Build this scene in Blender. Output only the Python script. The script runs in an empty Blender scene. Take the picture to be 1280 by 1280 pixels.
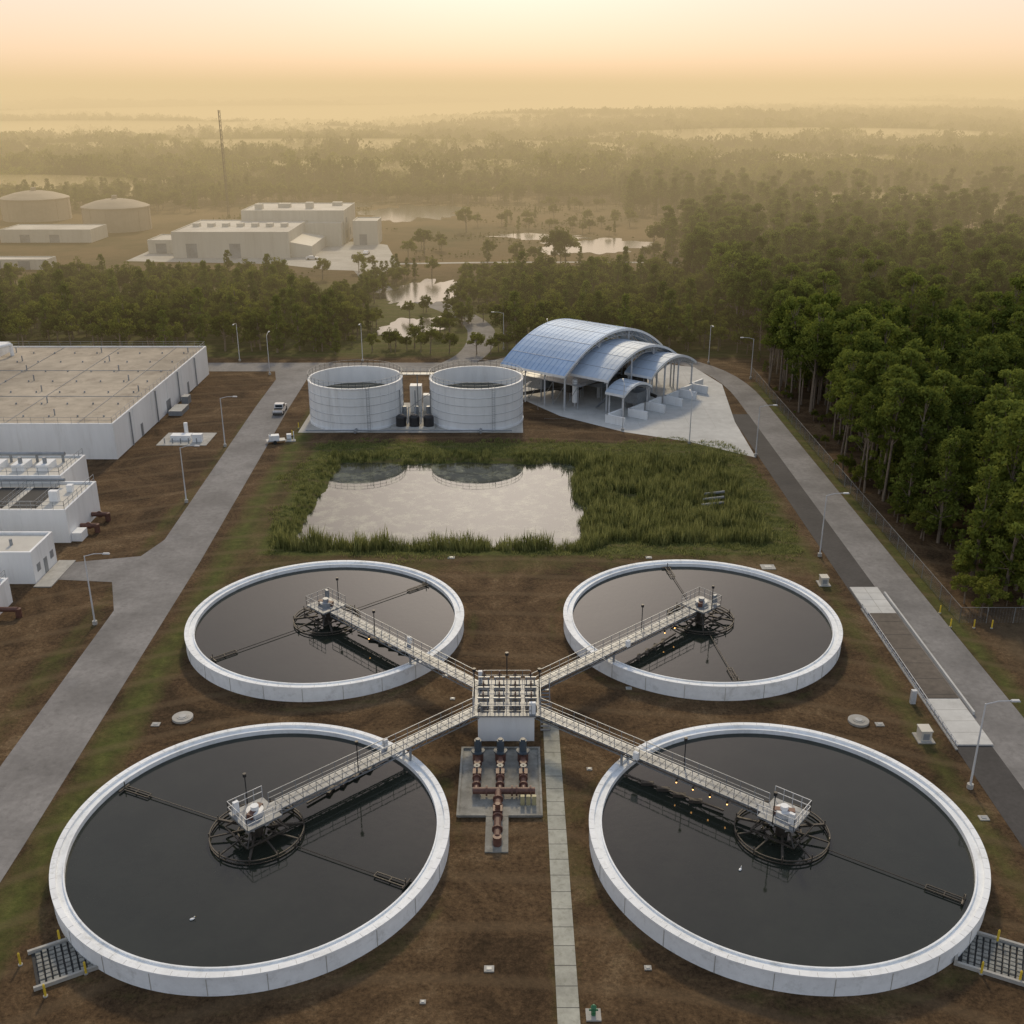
import bpy, math, random
import numpy as np
from mathutils import Vector
random.seed(4); rng=np.random.default_rng(4)
sc=bpy.context.scene
root=sc.collection
PI=math.pi
# ---------------------------------------------------------------- materials
def node(nt,t,**k):
    n=nt.nodes.new(t)
    for a,b in k.items(): setattr(n,a,b)
    return n
def M(name,c,rough=.7,var=.15,s=1.0,metal=0.,streak=False,bump=0.,big=.15,dirt=None,dirtamt=.5):
    m=bpy.data.materials.new(name); m.use_nodes=True; nt=m.node_tree; b=nt.nodes['Principled BSDF']; L=nt.links.new
    g=node(nt,'ShaderNodeNewGeometry'); mp=node(nt,'ShaderNodeMapping'); L(g.outputs['Position'],mp.inputs['Vector'])
    if streak: mp.inputs['Scale'].default_value=(1,1,.12)
    n1=node(nt,'ShaderNodeTexNoise'); n1.inputs['Scale'].default_value=s; n1.inputs['Detail'].default_value=6; n1.inputs['Roughness'].default_value=.65
    n2=node(nt,'ShaderNodeTexNoise'); n2.inputs['Scale'].default_value=s*.11; n2.inputs['Detail'].default_value=3
    L(mp.outputs[0],n1.inputs['Vector']); L(mp.outputs[0],n2.inputs['Vector'])
    r1=node(nt,'ShaderNodeMapRange'); r1.inputs[1].default_value=.3; r1.inputs[2].default_value=.7; r1.inputs[3].default_value=1-var; r1.inputs[4].default_value=1+var
    r2=node(nt,'ShaderNodeMapRange'); r2.inputs[1].default_value=.35; r2.inputs[2].default_value=.65; r2.inputs[3].default_value=1-big; r2.inputs[4].default_value=1+big
    L(n1.outputs[0],r1.inputs[0]); L(n2.outputs[0],r2.inputs[0])
    mu=node(nt,'ShaderNodeMath',operation='MULTIPLY'); L(r1.outputs[0],mu.inputs[0]); L(r2.outputs[0],mu.inputs[1])
    vm=node(nt,'ShaderNodeVectorMath',operation='SCALE'); vm.inputs[0].default_value=c[:3]; L(mu.outputs[0],vm.inputs['Scale'])
    out=vm.outputs[0]
    if dirt:
        n3=node(nt,'ShaderNodeTexNoise'); n3.inputs['Scale'].default_value=s*.6; n3.inputs['Detail'].default_value=8; n3.inputs['Roughness'].default_value=.75
        L(mp.outputs[0],n3.inputs['Vector'])
        r3=node(nt,'ShaderNodeMapRange'); r3.inputs[1].default_value=.52; r3.inputs[2].default_value=.72; r3.inputs[3].default_value=0; r3.inputs[4].default_value=dirtamt
        L(n3.outputs[0],r3.inputs[0])
        mx=node(nt,'ShaderNodeMixRGB'); L(r3.outputs[0],mx.inputs[0]); L(out,mx.inputs[1]); mx.inputs[2].default_value=(*dirt,1); out=mx.outputs[0]
    L(out,b.inputs['Base Color']); b.inputs['Roughness'].default_value=rough; b.inputs['Metallic'].default_value=metal
    if bump:
        bp=node(nt,'ShaderNodeBump'); bp.inputs['Distance'].default_value=bump; bp.inputs['Strength'].default_value=.6
        L(n1.outputs[0],bp.inputs['Height']); L(bp.outputs[0],b.inputs['Normal'])
    return m
WHITE=M('white_paint',(.77,.79,.80),.6,.05,.8,streak=True,big=.05,dirt=(.42,.41,.38),dirtamt=.38)
CREAM=M('cream_wall_paint',(.54,.52,.46),.7,.06,.5,streak=True,big=.06,dirt=(.34,.32,.27),dirtamt=.4)
RIM=M('white_concrete_rim',(.80,.83,.85),.7,.06,1.5,big=.06,dirt=(.38,.39,.37),dirtamt=.55)
CONC=M('concrete',(.38,.37,.34),.85,.12,1.2,big=.12,dirt=(.20,.19,.17),dirtamt=.6)
CONCL=M('light_concrete',(.50,.50,.48),.85,.1,.5,big=.12,dirt=(.3,.29,.27),dirtamt=.5)
ASPH=M('old_asphalt',(.19,.183,.178),.9,.16,1.5,big=.2,dirt=(.115,.11,.105),dirtamt=.75)
ASPHD=M('new_asphalt',(.05,.047,.046),.9,.2,2,big=.15)
STEEL=M('galvanised_steel',(.27,.29,.31),.5,.15,2,metal=.3)
LSTEEL=M('light_rail_steel',(.50,.52,.54),.5,.15,2,metal=.2)
DSTEEL=M('dark_wet_steel',(.045,.038,.030),.6,.4,3)
ALU=M('aluminium_grating',(.22,.235,.25),.55,.25,4,metal=.3)
RUST=M('brown_painted_pipe',(.12,.055,.04),.55,.25,3)
BLACK=M('black_plastic',(.02,.02,.022),.5,.1,2)
DARK=M('dark_opening',(.03,.03,.03),.8,.1,2)
YEL=M('yellow_paint',(.70,.50,.04),.6,.1,3)
GREEN=M('green_paint',(.03,.16,.07),.5,.1,3)
ROOFB=M('flat_roof_membrane',(.37,.32,.25),.9,.18,.35,big=.22,dirt=(.18,.145,.11),dirtamt=.85)
ROOFW=M('white_roof',(.52,.50,.45),.8,.08,.4,dirt=(.33,.30,.26))
CANW=M('blue_metal_roof',(.25,.38,.58),.6,.06,.6,metal=.15)
CANL=M('pale_metal_roof',(.42,.50,.60),.6,.06,.6,metal=.15)
GLASS=M('window_glass',(.03,.04,.05),.1,.1,1)
TIRE=M('rubber',(.02,.02,.02),.9,.1,4)
BARK=M('bark',(.20,.16,.12),.9,.3,3)
BUFF=M('buff_concrete_tank',(.36,.31,.24),.85,.08,.3)
GLINT=bpy.data.materials.new('added_glint_glow'); GLINT.use_nodes=True
_b=GLINT.node_tree.nodes['Principled BSDF']; _b.inputs['Base Color'].default_value=(.8,.6,.3,1); _b.inputs['Emission Color'].default_value=(1,.50,.15,1); _b.inputs['Emission Strength'].default_value=5  # added glow standing in for warm sun glints off the water
def water(name,base,rough,bs,bd,film=None,fs=.5,amt=.5,lo=.5,hi=.6,ior=1.34,dr=.2):
    m=bpy.data.materials.new(name); m.use_nodes=True; nt=m.node_tree; b=nt.nodes['Principled BSDF']; L=nt.links.new
    g=node(nt,'ShaderNodeNewGeometry')
    b.inputs['Base Color'].default_value=(*base,1); b.inputs['Roughness'].default_value=rough; b.inputs['IOR'].default_value=ior
    n=node(nt,'ShaderNodeTexNoise'); n.inputs['Scale'].default_value=bs; n.inputs['Detail'].default_value=4
    L(g.outputs['Position'],n.inputs['Vector'])
    bp=node(nt,'ShaderNodeBump'); bp.inputs['Distance'].default_value=bd; L(n.outputs[0],bp.inputs['Height']); L(bp.outputs[0],b.inputs['Normal'])
    if film:
        n3=node(nt,'ShaderNodeTexNoise'); n3.inputs['Scale'].default_value=fs; n3.inputs['Detail'].default_value=10; n3.inputs['Roughness'].default_value=.72
        L(g.outputs['Position'],n3.inputs['Vector'])
        r3=node(nt,'ShaderNodeMapRange'); r3.inputs[1].default_value=lo; r3.inputs[2].default_value=hi; r3.inputs[3].default_value=0; r3.inputs[4].default_value=amt
        L(n3.outputs[0],r3.inputs[0])
        mx=node(nt,'ShaderNodeMixRGB'); L(r3.outputs[0],mx.inputs[0]); mx.inputs[1].default_value=(*base,1); mx.inputs[2].default_value=(*film,1); L(mx.outputs[0],b.inputs['Base Color'])
        r4=node(nt,'ShaderNodeMapRange'); r4.inputs[1].default_value=lo; r4.inputs[2].default_value=hi; r4.inputs[3].default_value=rough; r4.inputs[4].default_value=rough+dr*amt
        L(n3.outputs[0],r4.inputs[0]); L(r4.outputs[0],b.inputs['Roughness'])
    return m
WAT=water('clarifier_water',(.018,.022,.017),.04,1.6,.0035,film=(.034,.039,.030),fs=.25,amt=.5,lo=.40,hi=.75,ior=1.48,dr=.05)
PONDW=water('pond_water',(.045,.047,.033),.02,.5,.0012,film=(.24,.25,.17),fs=.45,amt=.75,lo=.47,hi=.70,ior=1.60,dr=.10)
FARW=water('far_pond_water',(.05,.05,.035),.15,.5,.01,ior=1.9)
def leafmat(name,c1,c2,tr=.35):
    m=bpy.data.materials.new(name); m.use_nodes=True; nt=m.node_tree; nt.nodes.clear(); L=nt.links.new
    o=node(nt,'ShaderNodeOutputMaterial'); at=node(nt,'ShaderNodeAttribute',attribute_name='tone'); oi=node(nt,'ShaderNodeObjectInfo')
    a=node(nt,'ShaderNodeMath',operation='MULTIPLY'); a.inputs[1].default_value=.55; L(at.outputs['Fac'],a.inputs[0])
    a2=node(nt,'ShaderNodeMath',operation='MULTIPLY_ADD'); a2.inputs[1].default_value=.45; L(oi.outputs['Random'],a2.inputs[0]); L(a.outputs[0],a2.inputs[2])
    r=node(nt,'ShaderNodeValToRGB'); L(a2.outputs[0],r.inputs[0])
    r.color_ramp.elements[0].color=(*c1,1); r.color_ramp.elements[1].color=(*c2,1)
    d=node(nt,'ShaderNodeBsdfDiffuse'); t=node(nt,'ShaderNodeBsdfTranslucent'); mx=node(nt,'ShaderNodeMixShader'); mx.inputs[0].default_value=tr
    L(r.outputs[0],d.inputs[0]); L(r.outputs[0],t.inputs[0]); L(d.outputs[0],mx.inputs[1]); L(t.outputs[0],mx.inputs[2]); L(mx.outputs[0],o.inputs[0])
    return m
LEAF=leafmat('broadleaf_foliage',(.045,.065,.014),(.26,.27,.055))
NEED=leafmat('pine_foliage',(.048,.070,.016),(.25,.29,.06))
REED=leafmat('reed_blades',(.085,.105,.03),(.36,.36,.14))
# ---------------------------------------------------------------- mesh builder
class MB:
    def __init__(s): s.v=[];s.f=[];s.m=[]
    def add(s,vs,fs,mi=0):
        o=len(s.v); s.v+=[tuple(p) for p in vs]; s.f+=[tuple(i+o for i in f) for f in fs]; s.m+=[mi]*len(fs)
    def box(s,c,d,mi=0,rz=0.,taper=1.):
        x,y,z=c; a,b,h=d[0]/2,d[1]/2,d[2]/2; cs,sn=math.cos(rz),math.sin(rz); vs=[]
        for k,t in ((-1,1),(1,taper)):
            for i,j in ((-1,-1),(1,-1),(1,1),(-1,1)):
                px,py=i*a*t,j*b*t; vs.append((x+px*cs-py*sn,y+px*sn+py*cs,z+k*h))
        s.add(vs,[(0,3,2,1),(4,5,6,7),(0,1,5,4),(1,2,6,5),(2,3,7,6),(3,0,4,7)],mi)
    def b2(s,x0,x1,y0,y1,z0,z1,mi=0): s.box(((x0+x1)/2,(y0+y1)/2,(z0+z1)/2),(x1-x0,y1-y0,z1-z0),mi)
    def cyl(s,p0,p1,r,r2=None,n=8,mi=0):
        p0=Vector(p0);p1=Vector(p1); r2=r if r2 is None else r2; d=(p1-p0)
        if d.length<1e-6: return
        d.normalize(); u=d.cross(Vector((0,0,1)) if abs(d.z)<.9 else Vector((1,0,0))).normalized(); w=d.cross(u); vs=[]
        for p,rr in ((p0,r),(p1,r2)):
            for i in range(n):
                a=2*PI*(i+.5)/n; vs.append(p+(u*math.cos(a)+w*math.sin(a))*rr)
        fs=[(i,(i+1)%n,n+(i+1)%n,n+i) for i in range(n)]+[tuple(range(n))[::-1],tuple(range(n,2*n))]
        s.add(vs,fs,mi)
    def lathe(s,cx,cy,prof,n=128,mi=0):
        vs=[];fs=[];k=len(prof)
        for i in range(n):
            a=2*PI*i/n
            for r,z in prof: vs.append((cx+r*math.cos(a),cy+r*math.sin(a),z))
        for i in range(n):
            for j in range(k-1):
                a=i*k+j; b=((i+1)%n)*k+j; fs.append((a,b,b+1,a+1))
        s.add(vs,fs,mi)
    def disc(s,cx,cy,r,z,n=128,mi=0): s.add([(cx+r*math.cos(2*PI*i/n),cy+r*math.sin(2*PI*i/n),z) for i in range(n)],[tuple(range(n))],mi)
    def poly(s,pts,z,mi=0): s.add([(p[0],p[1],z) for p in pts],[tuple(range(len(pts)))],mi)
    def hoop(s,cx,cy,r,z,t,n=40,mi=0):
        for i in range(n):
            a,b=2*PI*i/n,2*PI*(i+1)/n
            s.cyl((cx+r*math.cos(a),cy+r*math.sin(a),z),(cx+r*math.cos(b),cy+r*math.sin(b),z),t,n=4,mi=mi)
    def rail(s,pts,h=1.1,sp=1.5,r=.03,mi=0,closed=False):
        P=[Vector(p) for p in pts]
        if closed: P.append(P[0])
        for a,b in zip(P,P[1:]):
            k=max(1,round((b-a).length/sp))
            for i in range(k+1):
                p=a.lerp(b,i/k); s.cyl(p,p+Vector((0,0,h)),r,n=4,mi=mi)
            for zz in (h,h*.5): s.cyl(a+Vector((0,0,zz)),b+Vector((0,0,zz)),r,n=4,mi=mi)
    def obj(s,name,mats,parent=None,loc=(0,0,0),rz=0,link=True):
        me=bpy.data.meshes.new(name); me.from_pydata(s.v,[],s.f)
        for m in (mats if isinstance(mats,(list,tuple)) else [mats]): me.materials.append(m)
        me.polygons.foreach_set('material_index',s.m); me.update()
        o=bpy.data.objects.new(name,me); o.location=loc; o.rotation_euler=(0,0,rz)
        if link: root.objects.link(o)
        if parent: o.parent=parent
        return o
def empty(name,loc=(0,0,0),rz=0):
    o=bpy.data.objects.new(name,None); o.location=loc; o.rotation_euler=(0,0,rz); o.empty_display_size=1; root.objects.link(o); return o
# ---------------------------------------------------------------- terrain
def sst(a,b,x):
    t=np.clip((x-a)/(b-a),0,1); return t*t*(3-2*t)
def rectd(x,y,x0,x1,y0,y1):
    dx=np.maximum(x0-x,x-x1); dy=np.maximum(y0-y,y-y1)
    return np.where((dx>0)&(dy>0),np.hypot(np.maximum(dx,0),np.maximum(dy,0)),np.maximum(dx,dy))
def hfun(x,y):
    wob=.5*np.sin(x*.35+1)*np.cos(y*.3)+.35*np.sin(x*.9+y*.7)
    dw=rectd(x,y,-29.5+np.clip((y-134)*.05,0,2),10.0,133.6,168)+wob; dm=rectd(x,y,10,33.5,135,167)+wob
    h=np.minimum(-1.5*(1-sst(-2,5,dw)),-.72*(1-sst(-2,4.5,dm)))
    f=sst(750,2000,y)
    h=h+f*(13*np.sin(x*.0016+y*.0019+1)*np.sin(y*.0031)+8*np.sin(x*.0033-y*.0012+2)+4*np.sin(x*.009+y*.004))
    return h
def far_axis(lo,hi,step,flo,fhi,out):
    mid=np.arange(lo,hi+.01,step); a=[mid[0]]; d=step
    while a[-1]>flo: d*=1.25; a.append(a[-1]-d)
    b=[mid[-1]]; d=step
    while b[-1]<fhi: d=min(d*1.12,out); b.append(b[-1]+d)
    return np.array(a[1:][::-1]+list(mid)+b[1:])
xs=far_axis(-60,60,1.5,-25000,25000,1500); ys=far_axis(40,240,1.5,-600,40000,1200)
X,Y=np.meshgrid(xs,ys); Z=hfun(X,Y)
V=np.stack([X.ravel(),Y.ravel(),Z.ravel()],1); nx,ny=len(xs),len(ys)
ii=np.arange((ny-1)*(nx-1)); r_,c_=ii//(nx-1),ii%(nx-1); a_=r_*nx+c_
F=np.stack([a_,a_+1,a_+nx+1,a_+nx],1)
me=bpy.data.meshes.new('ground'); me.from_pydata(V.tolist(),[],F.tolist())
gx,gy=V[:,0],V[:,1]
db=rectd(gx,gy,-31,36,132,174)
green=np.clip(1-np.maximum(db,0)/5,0,1)
green=np.maximum(green,.46*np.exp(-((gx+37.5)/2.5)**2)*(gy<205)); green=np.maximum(green,.36*np.exp(-((gx-39)/2.)**2)*(gy<200))
green=np.maximum(green,.45*np.exp(-((gx-51)/2.)**2)*(gy<220)); green=np.maximum(green,.5*sst(236,246,gy)*(1-sst(330,380,gy)))
green=np.maximum(green,.28*sst(110,128,gy)*(1-sst(128,134,gy))*(np.abs(gx)<38))
green=np.maximum(green,.3*np.exp(-((gx+49)/2.)**2)*(gy<220)); green=np.maximum(green,.3*np.exp(-((gx-3.7)/1.6)**2)*(gy<90))
for cx,cy in ((-20.6,70.5),(21.8,70.5),(-21,107.9),(21.4,108.1)):
    d=np.hypot(gx-cx,gy-cy); green=np.maximum(green,.26*np.exp(-((d-16.6)/1.3)**2))
dirt=(sst(52,57,gx)*(1-sst(108,114,gy))*.8)
for nm,arr in (('green',green),('dirt',dirt),('farf',sst(300,420,gy))):
    at=me.attributes.new(nm,'FLOAT','POINT'); at.data.foreach_set('value',arr.astype(np.float32))
me.polygons.foreach_set('use_smooth',[True]*len(F))
gm=bpy.data.materials.new('dry_grass_ground'); gm.use_nodes=True; nt=gm.node_tree; L=nt.links.new; b=nt.nodes['Principled BSDF']; b.inputs['Roughness'].default_value=.95; b.inputs['Specular IOR Level'].default_value=.1
g=node(nt,'ShaderNodeNewGeometry')
def nz(scale,det=5,ro=.65,vec=None,dist=0):
    n=node(nt,'ShaderNodeTexNoise'); n.inputs['Scale'].default_value=scale; n.inputs['Detail'].default_value=det; n.inputs['Roughness'].default_value=ro; n.inputs['Distortion'].default_value=dist
    L(vec or g.outputs['Position'],n.inputs['Vector']); return n.outputs[0]
def ramp(f,els):
    r=node(nt,'ShaderNodeValToRGB'); L(f,r.inputs[0]); e=r.color_ramp.elements
    while len(e)<len(els): e.new(.5)
    for k,(p,c) in enumerate(els): e[k].position=p; e[k].color=(*c,1)
    return r.outputs[0]
def mixc(f,a,bb,t='MIX'):
    m=node(nt,'ShaderNodeMixRGB',blend_type=t)
    for k,v in ((0,f),(1,a),(2,bb)):
        if isinstance(v,(int,float)): m.inputs[k].default_value=v
        elif isinstance(v,tuple): m.inputs[k].default_value=(*v,1)
        else: L(v,m.inputs[k])
    return m.outputs[0]
def mr(f,a,b_,c=0,d=1):
    m=node(nt,'ShaderNodeMapRange'); L(f,m.inputs[0]); m.inputs[1].default_value=a;m.inputs[2].default_value=b_;m.inputs[3].default_value=c;m.inputs[4].default_value=d; return m.outputs[0]
def mth(op,a,b_):
    m=node(nt,'ShaderNodeMath',operation=op,use_clamp=True)
    for k,v in ((0,a),(1,b_)):
        if isinstance(v,(int,float)): m.inputs[k].default_value=v
        else: L(v,m.inputs[k])
    return m.outputs[0]
def att(n): return node(nt,'ShaderNodeAttribute',attribute_name=n).outputs['Fac']
brown=ramp(nz(.10,10,.76,dist=1.0),[(.30,(.032,.022,.012)),(.42,(.062,.040,.022)),(.54,(.100,.064,.034)),(.64,(.150,.103,.058)),(.74,(.075,.070,.028))])
brown=mixc(.85,brown,ramp(nz(2.6,8,.85),[(.34,(.12,.12,.12)),(.66,(.95,.95,.95))]),'OVERLAY')
grn=ramp(nz(.7,8,.78),[(.3,(.042,.050,.014)),(.55,(.092,.10,.028)),(.75,(.16,.15,.052))])
gf=mr(mth('ADD',mth('MULTIPLY',att('green'),1.15),mth('MULTIPLY',nz(.085,10,.82),.88)),.66,.98)
c=mixc(gf,brown,grn)
wv=node(nt,'ShaderNodeTexWave',wave_type='RINGS',rings_direction='Z'); wv.inputs['Scale'].default_value=.06; wv.inputs['Distortion'].default_value=14; wv.inputs['Detail'].default_value=4; wv.inputs['Detail Scale'].default_value=.12
L(g.outputs['Position'],wv.inputs['Vector'])
c=mixc(mth('MULTIPLY',mr(wv.outputs[0],.82,1),.32),c,(.17,.12,.07))
c=mixc(mth('MULTIPLY',att('dirt'),1.),c,ramp(nz(.5,6,.7),[(.3,(.07,.05,.03)),(.7,(.16,.12,.075))]))
farc=ramp(nz(.012,8,.7),[(.35,(.05,.05,.018)),(.5,(.12,.085,.04)),(.65,(.17,.115,.055))])
c=mixc(att('farf'),c,farc)
L(c,b.inputs['Base Color']); bp=node(nt,'ShaderNodeBump'); bp.inputs['Distance'].default_value=.18; bp.inputs['Strength'].default_value=.7; L(nz(3,8,.75),bp.inputs['Height']); L(bp.outputs[0],b.inputs['Normal'])
me.materials.append(gm); root.objects.link(bpy.data.objects.new('ground',me))
# ---------------------------------------------------------------- roads / pavements
def strip(mb,pts,w,z,mi=0):
    P=[Vector((p[0],p[1],0)) for p in pts]; l=[];r=[]
    for i,p in enumerate(P):
        d=(P[min(i+1,len(P)-1)]-P[max(i-1,0)]).normalized(); n=Vector((-d.y,d.x,0)); l.append(p+n*w/2); r.append(p-n*w/2)
    vs=[];fs=[]
    for a,bb in zip(l,r): vs+=[(a.x,a.y,z),(bb.x,bb.y,z)]
    for i in range(len(P)-1): fs.append((2*i,2*i+1,2*i+3,2*i+2))
    mb.add(vs,fs,mi)
def curve(p0,p1,p2,n=10): return [((1-t)**2*p0[0]+2*t*(1-t)*p1[0]+t*t*p2[0],(1-t)**2*p0[1]+2*t*(1-t)*p1[1]+t*t*p2[1]) for t in [i/n for i in range(n+1)]]
r=MB(); strip(r,[(-42,-60),(-43,70),(-44,127),(-46.6,200),(-47.2,229)],6.6,.014)
r.add([(-59.5,126,.018),(-59.5,121.5,.018),(-50,120.5,.018),(-46.8,112,.018),(-46.5,138,.018),(-49,128.5,.018)],[(0,1,2,5),(2,3,4,5)])
r.obj('service_road',ASPH)
r=MB(); strip(r,[(-260,232),(-12,232.5)]+curve((-12,232.5),(2,234),(4,246)),8,.022)
strip(r,curve((-14,233),(-6,245),(-8,272))+curve((-8,272),(-12,300),(-40,330))[1:]+[(-52,375)],7,.026)
r.add([(-52,228.6,.02),(-50.5,222,.02),(-43.5,222,.02),(-41,228.6,.02)],[(0,1,2,3)])
r.obj('cross_road',ASPH)
r=MB(); strip(r,[(47.5,-60),(47.5,205)]+curve((47.5,205),(47.5,240),(28,243))+[(0,242)],5.2,.014); r.obj('perimeter_road',ASPH)
r=MB(); strip(r,[(43.2,-60),(43.2,195)],3.5,.018); r.obj('truck_lane',ASPHD)
r=MB(); strip(r,[(3.75,-20),(3.75,90.5)],1.5,.03)
for k in range(60): r.b2(3.0,4.5,-20+k*1.85,-20+k*1.85+.05,.0301,.034,1)
r.obj('concrete_footpath',[M('weathered_concrete',(.34,.34,.29),.85,.15,2,big=.15,dirt=(.17,.17,.12),dirtamt=.7),DARK])
r=MB(); r.poly([(2.4,205),(9.1,193.8),(20.2,183.6),(30.9,178),(40.9,169.2),(41.4,190),(44,217),(40.6,232),(30,238),(5,238),(-3,222),(0,210)],.03)
for k in range(8): r.b2(5+k*4.6,5.05+k*4.6,186+max(0,12-k*3),228,.031,.034,1)
for k in range(7): r.b2(6 if k>1 else 24,40,180+k*6,180.05+k*6,.035,.038,1)
r.obj('concrete_yard',[CONCL,CONC])
r=MB(); r.b2(-38.5,2,183.2,203,.0,.05); r.obj('concrete_pad',CONC)
r=MB(); r.poly([(-64,372),(-36,366),(-42,392),(-50,436),(-60,446),(-140,448),(-140,392),(-84,385)],.03); strip(r,curve((-42,385),(0,392),(60,388)),3,.04); r.obj('plant_yard_pavement',CONC)
r=MB(); r.b2(-61.7,-53,175.7,183,.0,.08)
r.b2(-60,-56.5,178.5,180.3,.08,.9,1); r.b2(-55.9,-54.2,177.6,178.6,.08,1.4,1); r.cyl((-58,181.5,.1),(-58,181.5,2.4),.35,n=12,mi=1)
for k in range(5): r.cyl((-60.5+k*1.4,176.8,.1),(-60.5+k*1.4,176.8,1.),.1,mi=2)
r.obj('equipment_slab',[CONC,WHITE,STEEL])
# ---------------------------------------------------------------- pond
r=MB(); r.b2(-36,13,127,176,-2.4,-.92); r.obj('pond_water',PONDW)
# ---------------------------------------------------------------- clarifiers
HUBX0,HUBX1,HUBY0,HUBY1=-3.7,2.7,85.1,91.6
def clarifier(cx,cy,arms,hub,lightrail,glints):
    E=empty('clarifier_tank')
    m=MB(); m.lathe(cx,cy,[(15.5,-.1),(15.5,1.52),(15.56,1.55),(15.56,1.7),(15.12,1.7),(15.12,1.48),(14.62,1.48),(14.62,1.6),(14.5,1.6),(14.5,.8)],160,0)
    for k in range(24):
        a=2*PI*k/24; m.box((cx+15.51*math.cos(a),cy+15.51*math.sin(a),.75),(.03,.05,1.5),1,a)
    for k in range(80):
        a=2*PI*k/80; m.box((cx+15.34*math.cos(a),cy+15.34*math.sin(a),1.702),(.4,.02,.01),1,a)
    m.obj('tank_wall',[RIM,CONC],E)
    m=MB(); m.disc(cx,cy,14.55,1.18); m.obj('water_surface',WAT,E)
    hv=Vector((hub[0]-cx,hub[1]-cy,0)); hl=hv.length; hd=hv.normalized(); hn=Vector((-hd.y,hd.x,0)); ha=math.atan2(hd.y,hd.x)
    # feedwell ring cage
    m=MB(); m.hoop(cx,cy,3.75,1.55,.065,44); m.hoop(cx,cy,3.75,1.25,.05,44); m.hoop(cx,cy,1.5,1.6,.08,20)
    for k in range(10):
        a=ha+.2+2*PI*k/10+random.uniform(-.08,.08); q=(cx+math.cos(a)*3.75,cy+math.sin(a)*3.75)
        m.cyl((cx+math.cos(a)*1.0,cy+math.sin(a)*1.0,1.75),(q[0],q[1],1.5),.08 if k%3 else .13,n=4)
        m.cyl((q[0],q[1],1.),(q[0],q[1],1.9),.05,n=4)
    for k in range(4):
        a=ha+PI/4+k*PI/2; b2=a+PI/2
        m.cyl((cx+math.cos(a)*2.6,cy+math.sin(a)*2.6,1.8),(cx+math.cos(b2)*2.6,cy+math.sin(b2)*2.6,1.8),.08,n=4)
        m.cyl((cx+math.cos(a)*2.6,cy+math.sin(a)*2.6,1.8),(cx+math.cos(a)*1.2,cy+math.sin(a)*1.2,2.8),.07,n=4)
    m.cyl((cx,cy,.5),(cx,cy,3.0),.5,n=16); m.obj('feedwell_ring',DSTEEL,E)
    # centre platform
    m=MB(); S=1.55
    m.box((cx,cy,3.05),(2*S,2*S,.18),0,ha)
    cor=[Vector((cx,cy,3.14))+hd*(i*S)+hn*(j*S) for i,j in ((1,1),(-1,1),(-1,-1),(1,-1))]
    m.rail(cor,1.1,.8,.03,1)
    m.cyl((cx,cy,3.14),(cx,cy,3.6),.7,n=20,mi=1); m.cyl((cx,cy,3.6),(cx,cy,3.95),.33,n=14,mi=2); m.box((cx,cy,3.4),(1.7,.5,.45),3,ha+.5)
    p=Vector((cx,cy,0))-hd*1.1+hn*1.0; m.box((p.x,p.y,3.8),(.45,.28,1.0),2,ha)
    for j in (-1,1):
        for i in (-1,1):
            q=Vector((cx,cy,0))+hd*i*1.3+hn*j*1.3; m.cyl((q.x,q.y,3),(cx+(q.x-cx)*.4,cy+(q.y-cy)*.4,2.0),.08,n=4,mi=1)
    m.obj('centre_platform',[ALU,LSTEEL if lightrail else STEEL,WHITE if lightrail else STEEL,RUST],E)
    # bridge
    m=MB(); p0=Vector((cx,cy,2.95))+hd*S; p1=Vector((hub[0],hub[1],2.95)); Lb=(p1-p0).length; mid=(p0+p1)/2
    m.box((mid.x,mid.y,2.98),(Lb,1.0,.07),0,ha)
    k=int(Lb/1.25)
    for sd in (-1,1):
        o=hn*sd*.56
        m.cyl(p0+o,p1+o,.09,n=4,mi=1); m.cyl(p0+o+Vector((0,0,1.12)),p1+o+Vector((0,0,1.12)),.04,n=4,mi=1); m.cyl(p0+o+Vector((0,0,.6)),p1+o+Vector((0,0,.6)),.028,n=4,mi=1)
        m.cyl(p0+o+Vector((0,0,-.45)),p1+o+Vector((0,0,-.45)),.06,n=4,mi=1)
        for i in range(k+1):
            q=p0.lerp(p1,i/k)+o; m.cyl(q+Vector((0,0,-.45)),q+Vector((0,0,1.12)),.033,n=4,mi=1)
            if i<k:
                q2=p0.lerp(p1,(i+1)/k)+o; m.cyl(q+Vector((0,0,-.45 if i%2 else 0)),q2+Vector((0,0,0 if i%2 else -.45)),.035,n=4,mi=1)
    for i in range(2*k+1):
        q=p0.lerp(p1,i/(2*k)); m.cyl(q+hn*.5+Vector((0,0,.07)),q-hn*.5+Vector((0,0,.07)),.02,n=4,mi=3)
    m.cyl(p0+hn*.75+Vector((0,0,-.1)),p1+hn*.75+Vector((0,0,-.1)),.06,n=6,mi=3)
    cr=Vector((cx,cy,0))+hd*15.1
    for sd in (-1,1): m.cyl((cr+hn*sd*.5)+Vector((0,0,1.5)),(cr+hn*sd*.5)+Vector((0,0,2.95)),.12,n=6,mi=1)
    q=Vector((cx,cy,0))+hd*13.4; m.box((q.x+hn.x*.9,q.y+hn.y*.9,3.4),(.45,.3,.7),2,ha)
    m.obj('access_bridge',[ALU,STEEL,WHITE,DSTEEL],E)
    m=MB()
    for dd,sd in ((.2,1),(9.5,-1)):
        q=Vector((cx,cy,3))+hd*dd+hn*sd*(1.6 if dd<1 else .62); m.cyl(q,q+Vector((0,0,2.9)),.045,n=6); m.cyl(q+Vector((0,0,2.75)),q+Vector((0,0,3.05)),.15,n=10)
    m.obj('walkway_light',BLACK,E)
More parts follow.
